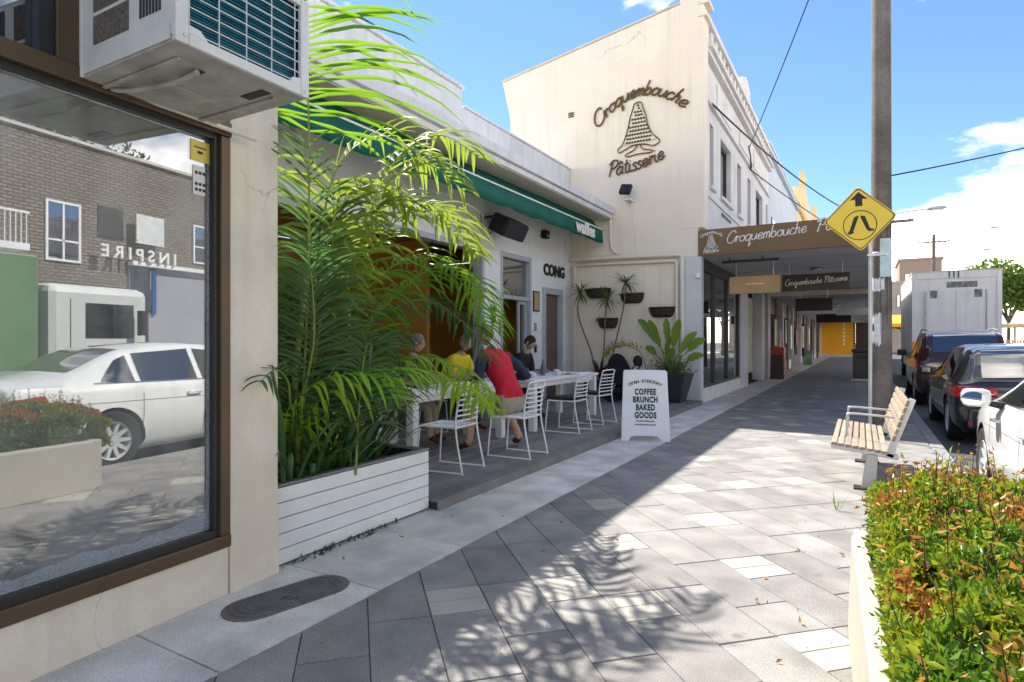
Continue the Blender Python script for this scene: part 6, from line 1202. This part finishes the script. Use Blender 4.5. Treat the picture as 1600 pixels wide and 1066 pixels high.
def make_chair():
    t = thing('chair', '', 'chair', (0, 0, 0)); r_ = .0095
    for sx in (-1, 1):      # local: faces +y
        T('side_loop', MATS['chair_white'], t, catmull([(sx*.20, -.27, .82), (sx*.215, -.22, .46), (sx*.225, -.30, .02), (sx*.225, -.27, .008), (sx*.225, .2, .008), (sx*.225, .235, .03), (sx*.21, .2, .45)], 5), r_, 7, local=True)
    T('back_hoop', MATS['chair_white'], t, catmull([(-.20, -.27, .80), (-.19, -.285, .845), (0, -.30, .855), (.19, -.285, .845), (.20, -.27, .80)], 5), r_, 7, local=True)
    for i in range(6): z = .52+.052*i; y = -.225-.05*(z-.46)/.36; T('back_slat', MATS['chair_white'], t, [(-.21, y, z), (0, y-.03, z), (.21, y, z)], .009, 6, local=True)
    T('seat_frame', MATS['chair_white'], t, [(-.215, -.22, .45), (.215, -.22, .45), (.21, .2, .45), (-.21, .2, .45), (-.215, -.22, .45)], r_, 7, local=True)
    for i in range(9): y = -.19+.045*i; T('seat_slat', MATS['chair_white'], t, [(-.21, y, .452), (0, y, .44), (.21, y, .452)], .007, 5, local=True)
    return t
ch = make_chair(); GRP = 'white wire chairs on the deck'
CH = [(-3.45, 5.98, 92, 'white wire chair under the man in the red vest', 0), (-3.72, 7.95, 90, 'white wire chair with black cushion at the near end of the long table', 1), (-3.72, 8.95, 84, 'white wire chair with black cushion farthest along the long table', 1), (-3.68, 4.98, 95, 'white wire chair half hidden by the low palm frond', 0), (-5.2, 5.85, -85, 'white wire chair under the person in maroon', 0), (-5.15, 8.75, -90, 'white wire chair under the person in black', 0), (-5.35, 7.12, -88, 'white wire chair under the person in yellow', 0)]
for i, (x, y, rz, lb, cu) in enumerate(CH):
    o = ch if i == 0 else copy_tree(ch)
    o.location = (x, y, CZ); o.rotation_euler = (0, 0, R(rz)); tag(o, lb, 'chair', GRP)
    if cu: MB().box(-.19, -.19, .462, .19, .19, .5).build('cushion', MATS['cushion'], o, bevel=.018, local=True)
M('yellow_panel', (.75, .5, .04), .6); bx_ = thing('box_bench', 'white box bench with yellow inset panel behind the palms', 'bench', (-5.45, 5.3, CZ)); B('carcass', MATS['white_paint'], bx_, (-5.75, 4.5, CZ, -5.72, 5.9, .62), (-5.719, 4.5, CZ, -5.15, 4.56, .62), (-5.719, 5.84, CZ, -5.15, 5.9, .62), (-5.719, 4.561, .56, -5.15, 5.839, .62), (-5.719, 4.561, CZ, -5.15, 5.839, .14), bevel=.006); B('yellow_back', MATS['yellow_panel'], bx_, (-5.715, 4.57, .145, -5.4, 5.83, .4))

wd_ = thing('grass_tuft', 'small grass tuft growing from a paving joint near the bench', 'weed', (-.17, 5.6, 0)); straps(wd_, (-.17, 5.6, 0), 9, .08, .2, .008, MATS['palm_mid'], 1.4, .6, .5, name='blade')
for i, (x, y) in enumerate(((-4.62, 8.05), (-4.22, 9.1), (-4.5, 5.7))):
    t = thing('plate', ('white plate before the person in black', 'white plate towards the far end of the long table', 'white plate on the half hidden table')[i], 'plate', (x, y, .84)); MB().lathe([(.06, 0), (.12, .012), (.125, .018), (.06, .008)], (x, y, .841), 22).build('dish', MATS['cup_white'], t, 40); MB().blob((x, y, .862), .05, .04, .018).build('food', MATS['sign_tan'], t, True)
# ------------------------------------------------------------------ people
def skinmat(name, c): return M(name, c, .55, .08, 20)
skinmat('skin_pink', (.52, .30, .22)); skinmat('skin_tan', (.42, .25, .17)); skinmat('skin_grey_hair', (.45, .42, .38))
M('cloth_red', (.55, .012, .03), .8, .1, 12, bump=.3, bs=25); M('cloth_navy', (.025, .035, .07), .8, .12, 12, bump=.3, bs=25); M('cloth_khaki', (.40, .35, .27), .85, .1, 12, bump=.3, bs=25); M('cloth_black', (.015, .015, .018), .8, .15, 12, bump=.3, bs=25); M('cloth_maroon', (.10, .018, .02), .85, .1, 12, bump=.3, bs=25); M('cloth_yellow', (.75, .58, .02), .8, .08, 12, bump=.3, bs=25); M('shoe_brown', (.10, .03, .02), .6, .1); M('hair_dark', (.02, .015, .012), .7, .2, 40); M('hair_grey', (.17, .14, .11), .7, .2, 40); M('stubble', (.25, .17, .13), .6, .15, 60); M('eye', (.02, .015, .01), .2); M('lip', (.35, .14, .11), .5)
def person(label, loc, rotz, mats, lean=.12, headyaw=0., headpitch=0., arms=None, legs=None, hair='short', sc_=1.0):
    """seated figure, local frame: faces +y, seat at z=.45"""
    t = thing('person', label, 'person', (0, 0, 0)); J = {}; lean_ = lean
    J['pelvis'] = (0, -.02, .55); J['waist'] = (0, -.02+lean*.35, .72); J['chest'] = (0, lean*.9, .95); J['neck0'] = (0, lean*1.15, 1.09); J['neck'] = (0, lean*1.3+.015, 1.17)
    for s, sx in (('l', -1), ('r', 1)):
        A = (arms or {}).get(s, ((sx*.25, lean+.05, .78), (sx*.16, lean+.32, .80), (sx*.13, lean+.40, .81)))
        J['sh'+s] = (sx*.175, lean*1.1, 1.06); J['el'+s] = A[0]; J['wr'+s] = A[1]; J['ha'+s] = A[2]
        G_ = (legs or {}).get(s, ((sx*.12, .42, .50), (sx*.12, .46, .10), (sx*.13, .60, .04)))
        J['hip'+s] = (sx*.10, .03, .52); J['kn'+s] = G_[0]; J['an'+s] = G_[1]; J['to'+s] = G_[2]
    E_ = [('pelvis', 'waist'), ('waist', 'chest'), ('chest', 'neck0'), ('neck0', 'neck')]
    for s in 'lr': E_ += [('chest', 'sh'+s), ('sh'+s, 'el'+s), ('el'+s, 'wr'+s), ('wr'+s, 'ha'+s), ('pelvis', 'hip'+s), ('hip'+s, 'kn'+s), ('kn'+s, 'an'+s), ('an'+s, 'to'+s)]
    RD = {'pelvis': (.165, .13), 'waist': (.155, .115), 'chest': (.165, .12), 'neck0': (.075, .07), 'neck': (.058, .058)}
    for s in 'lr': RD.update({'sh'+s: (.075, .075), 'el'+s: (.05, .05), 'wr'+s: (.03, .033), 'ha'+s: (.036, .02), 'hip'+s: (.10, .10), 'kn'+s: (.068, .068), 'an'+s: (.042, .042), 'to'+s: (.042, .03)})
    names = list(J); me = bpy.data.meshes.new('body'); me.from_pydata([J[k] for k in names], [(names.index(a), names.index(b)) for a, b in E_], []); o = bpy.data.objects.new('body', me); COL.objects.link(o)
    md = o.modifiers.new('skin', 'SKIN'); md.use_smooth_shade = True; sl_ = me.skin_vertices[0].data
    for i, k in enumerate(names): sl_[i].radius = RD[k]; sl_[i].use_root = (k == 'pelvis')
    ss = o.modifiers.new('sub', 'SUBSURF'); ss.levels = ss.render_levels = (3 if sc_ > 1 else 2)
    dg = bpy.context.evaluated_depsgraph_get(); m2 = bpy.data.meshes.new_from_object(o.evaluated_get(dg)); bpy.data.objects.remove(o)
    bm = bmesh.new(); bm.from_mesh(m2); bmesh.ops.bisect_plane(bm, geom=bm.verts[:]+bm.edges[:]+bm.faces[:], plane_co=(0, 0, .60), plane_no=(0, .12, 1)); bm.to_mesh(m2); bm.free()       # clean hem line
    order = ['skin', 'top', 'sleeve', 'pants', 'shoe']; 
    m2.materials.clear()
    for k in order: m2.materials.append(MATS[mats[k]])
    segs = [(a, b, Vector(J[a]), Vector(J[b])) for a, b in E_]
    for p in m2.polygons:
        c = p.center; best = None
        for a, b, A_, B_ in segs:
            ab = B_-A_; u = max(0, min(1, (c-A_).dot(ab)/ab.length_squared)); d = (c-(A_+ab*u)).length-.6*min(RD[a][0], RD[b][0])
            if best is None or d < best[0]: best = (d, a, b, u)
        _, a, b, u = best; k = 'skin'
        if a in ('pelvis', 'waist', 'chest') and b in ('waist', 'chest', 'neck0'): k = 'pants' if c.z+.12*c.y < .60 else 'top'
        if a == 'chest' and b[:2] == 'sh': k = 'top'
        if a[:2] == 'sh': k = 'sleeve' if u < mats.get('sl_u', .6) else 'skin'
        if a[:2] == 'el': k = 'sleeve' if u < mats.get('sl_f', 0) else 'skin'
        if a == 'pelvis' and b[:3] == 'hip': k = 'pants'
        if a[:3] == 'hip': k = 'pants' if u < mats.get('pt_u', .9) else 'skin'
        if a[:2] == 'kn': k = 'pants' if u < mats.get('pt_l', 0) else 'skin'
        if a[:2] == 'an' and b[:2] == 'to' : k = 'shoe'
        if a == 'neck0': k = 'skin' if u > .3 else 'top'
        p.material_index = order.index(k); p.use_smooth = True
    for v in m2.vertices:
        c = v.co; v.co = c+v.normal*(.010*noise.noise((c.x*13, c.y*13+loc[1], c.z*9))+.006*noise.noise((c.x*30, c.y*30, c.z*24)))
    # head, fingers joined to the same mesh
    hd_ = MB(); hc = Vector(J['neck'])+Vector((0, .02+lean*.1, .115)); N1, N2 = 18, 14; HV = []; Rm = Matrix.Translation(hc) @ Matrix.Rotation(headyaw, 4, 'Z') @ Matrix.Rotation(headpitch, 4, 'X')
    for i in range(N2+1):
        a = PI*i/N2
        for j in range(N1):
            b = 2*PI*j/N1; x, y, z = .076*math.sin(a)*math.cos(b), .096*math.sin(a)*math.sin(b), .118*math.cos(a)
            if z < -.02: k_ = 1-.32*((-z-.02)/.1); x *= k_; y = y*k_+(.012 if y > 0 else .01)
            fx = abs(x)
            if y > .05:
                if fx < .018 and -.045 < z < .012: y += .020*(1-fx/.018)*(1-abs(z+.025)/.04)       # nose
                if .014 < fx < .045 and -.002 < z < .025: y -= .009           # eye sockets
                if fx < .03 and z < -.095: y += .006
            HV.append(Rm @ Vector((x, y, z)))
    hd_.add(HV, [(i*N1+j, (i+1)*N1+j, (i+1)*N1+(j+1) % N1, i*N1+(j+1) % N1) for i in range(N2) for j in range(N1)])
    for sx in (-1, 1):
        for c_, r3 in (((sx*.078, -.005, -.008), (.010, .02, .032)),): q = MB().blob(c_, *r3, 10, 6).xf(Rm); hd_.add(q.v, q.f)
    for s, sx in (('l', -1), ('r', 1)):
        wv, hv = Vector(J['wr'+s]), Vector(J['ha'+s]); d = (hv-wv).normalized(); sd = d.cross(Vector((0, 0, 1))).normalized()
        for q, ln in enumerate((.062, .075, .08, .072)): b_ = hv+sd*(q-1.5)*.02; hd_.tube([b_, b_+d*ln*.5+Vector((0, 0, -.004)), b_+d*ln+Vector((0, 0, -.028))], [.009, .0085, .006], 6)
        b_ = wv.lerp(hv, .5)-sd*sx*.03; hd_.tube([b_, b_-sd*sx*.025+d*.03, b_-sd*sx*.025+d*.06+Vector((0, 0, -.012))], [.011, .0095, .007], 6)
    bm = bmesh.new(); bm.from_mesh(m2); off = [bm.verts.new(v) for v in hd_.v]; 
    for f in hd_.f:
        try: nf = bm.faces.new([off[i] for i in f]); nf.smooth = True; nf.material_index = 0
        except ValueError: pass
    bmesh.ops.recalc_face_normals(bm, faces=bm.faces); bm.to_mesh(m2); bm.free(); link('body', m2, t)
    for sx in (-1, 1): q = MB().blob((sx*.03, .082, .012), .011, .007, .008, 8, 6).xf(Rm).build('eye', MATS['eye'], t, True, local=True)
    MB().blob((0, .083, -.062), .022, .007, .006, 8, 6).xf(Rm).build('mouth', MATS['lip'], t, True, local=True)
    if hair != 'none':
        hm = MB(); HV = []; sc = 1.07 if hair == 'short' else 1.02; lo = .62 if hair != 'stub' else .6
        for i in range(9):
            for j in range(N1):
                b = 2*PI*j/N1; amax = PI*(lo if math.sin(b) < .2 else lo-.27*(math.sin(b)-.2)/.8); a = amax*i/8; HV.append(Rm @ Vector((.076*sc*math.sin(a)*math.cos(b), .096*sc*math.sin(a)*math.sin(b)-.004, .118*sc*math.cos(a)+random.gauss(0, .002))))
        hm.add(HV, [(i*N1+j, (i+1)*N1+j, (i+1)*N1+(j+1) % N1, i*N1+(j+1) % N1) for i in range(8) for j in range(N1)]); hm.build('hair', MATS[mats['hair']], t, True, local=True)
    t.location = (loc[0], loc[1], CZ); t.rotation_euler = (0, 0, R(rotz)); t.scale = (sc_, sc_, sc_); return t
person('person in a red vest over navy sleeves and khaki shorts sitting with back to us', (-3.52, 6.02), 78, dict(skin='skin_pink', top='cloth_red', sleeve='cloth_navy', pants='cloth_khaki', shoe='shoe_brown', hair='stubble', sl_u=1.1, sl_f=.75, pt_u=.95), .26, .25, -.15, hair='stub', sc_=1.08,
       legs={'l': ((-.22, .40, .50), (-.30, .36, .10), (-.32, .50, .04)), 'r': ((.26, .38, .50), (.36, .20, .10), (.40, .33, .04))}, arms={'l': ((-.30, .22, .78), (-.2, .48, .80), (-.16, .56, .80)), 'r': ((.36, .05, .80), (.30, .34, .80), (.26, .43, .80))})
person('person in black looking down at the long white table', (-5.1, 8.72), -88, dict(skin='skin_tan', top='cloth_black', sleeve='cloth_black', pants='cloth_navy', shoe='shoe_brown', hair='hair_dark', sl_u=1.1, sl_f=.8, pt_u=1.1, pt_l=.9), .22, 0, -.45, hair='short')
person('person in a maroon shirt sitting behind the palm fronds', (-5.12, 5.88), -70, dict(skin='skin_pink', top='cloth_maroon', sleeve='cloth_maroon', pants='cloth_khaki', shoe='shoe_brown', hair='hair_grey', sl_u=.5, pt_u=1.1, pt_l=.9), .15, .2, -.1, hair='short')
person('person in a yellow top sitting between palm fronds and the man in red', (-5.25, 7.12), -92, dict(skin='skin_tan', top='cloth_yellow', sleeve='cloth_yellow', pants='cloth_navy', shoe='shoe_brown', hair='hair_grey', sl_u=.6, pt_u=1.1, pt_l=.9), .2, 0, -.2, hair='short')
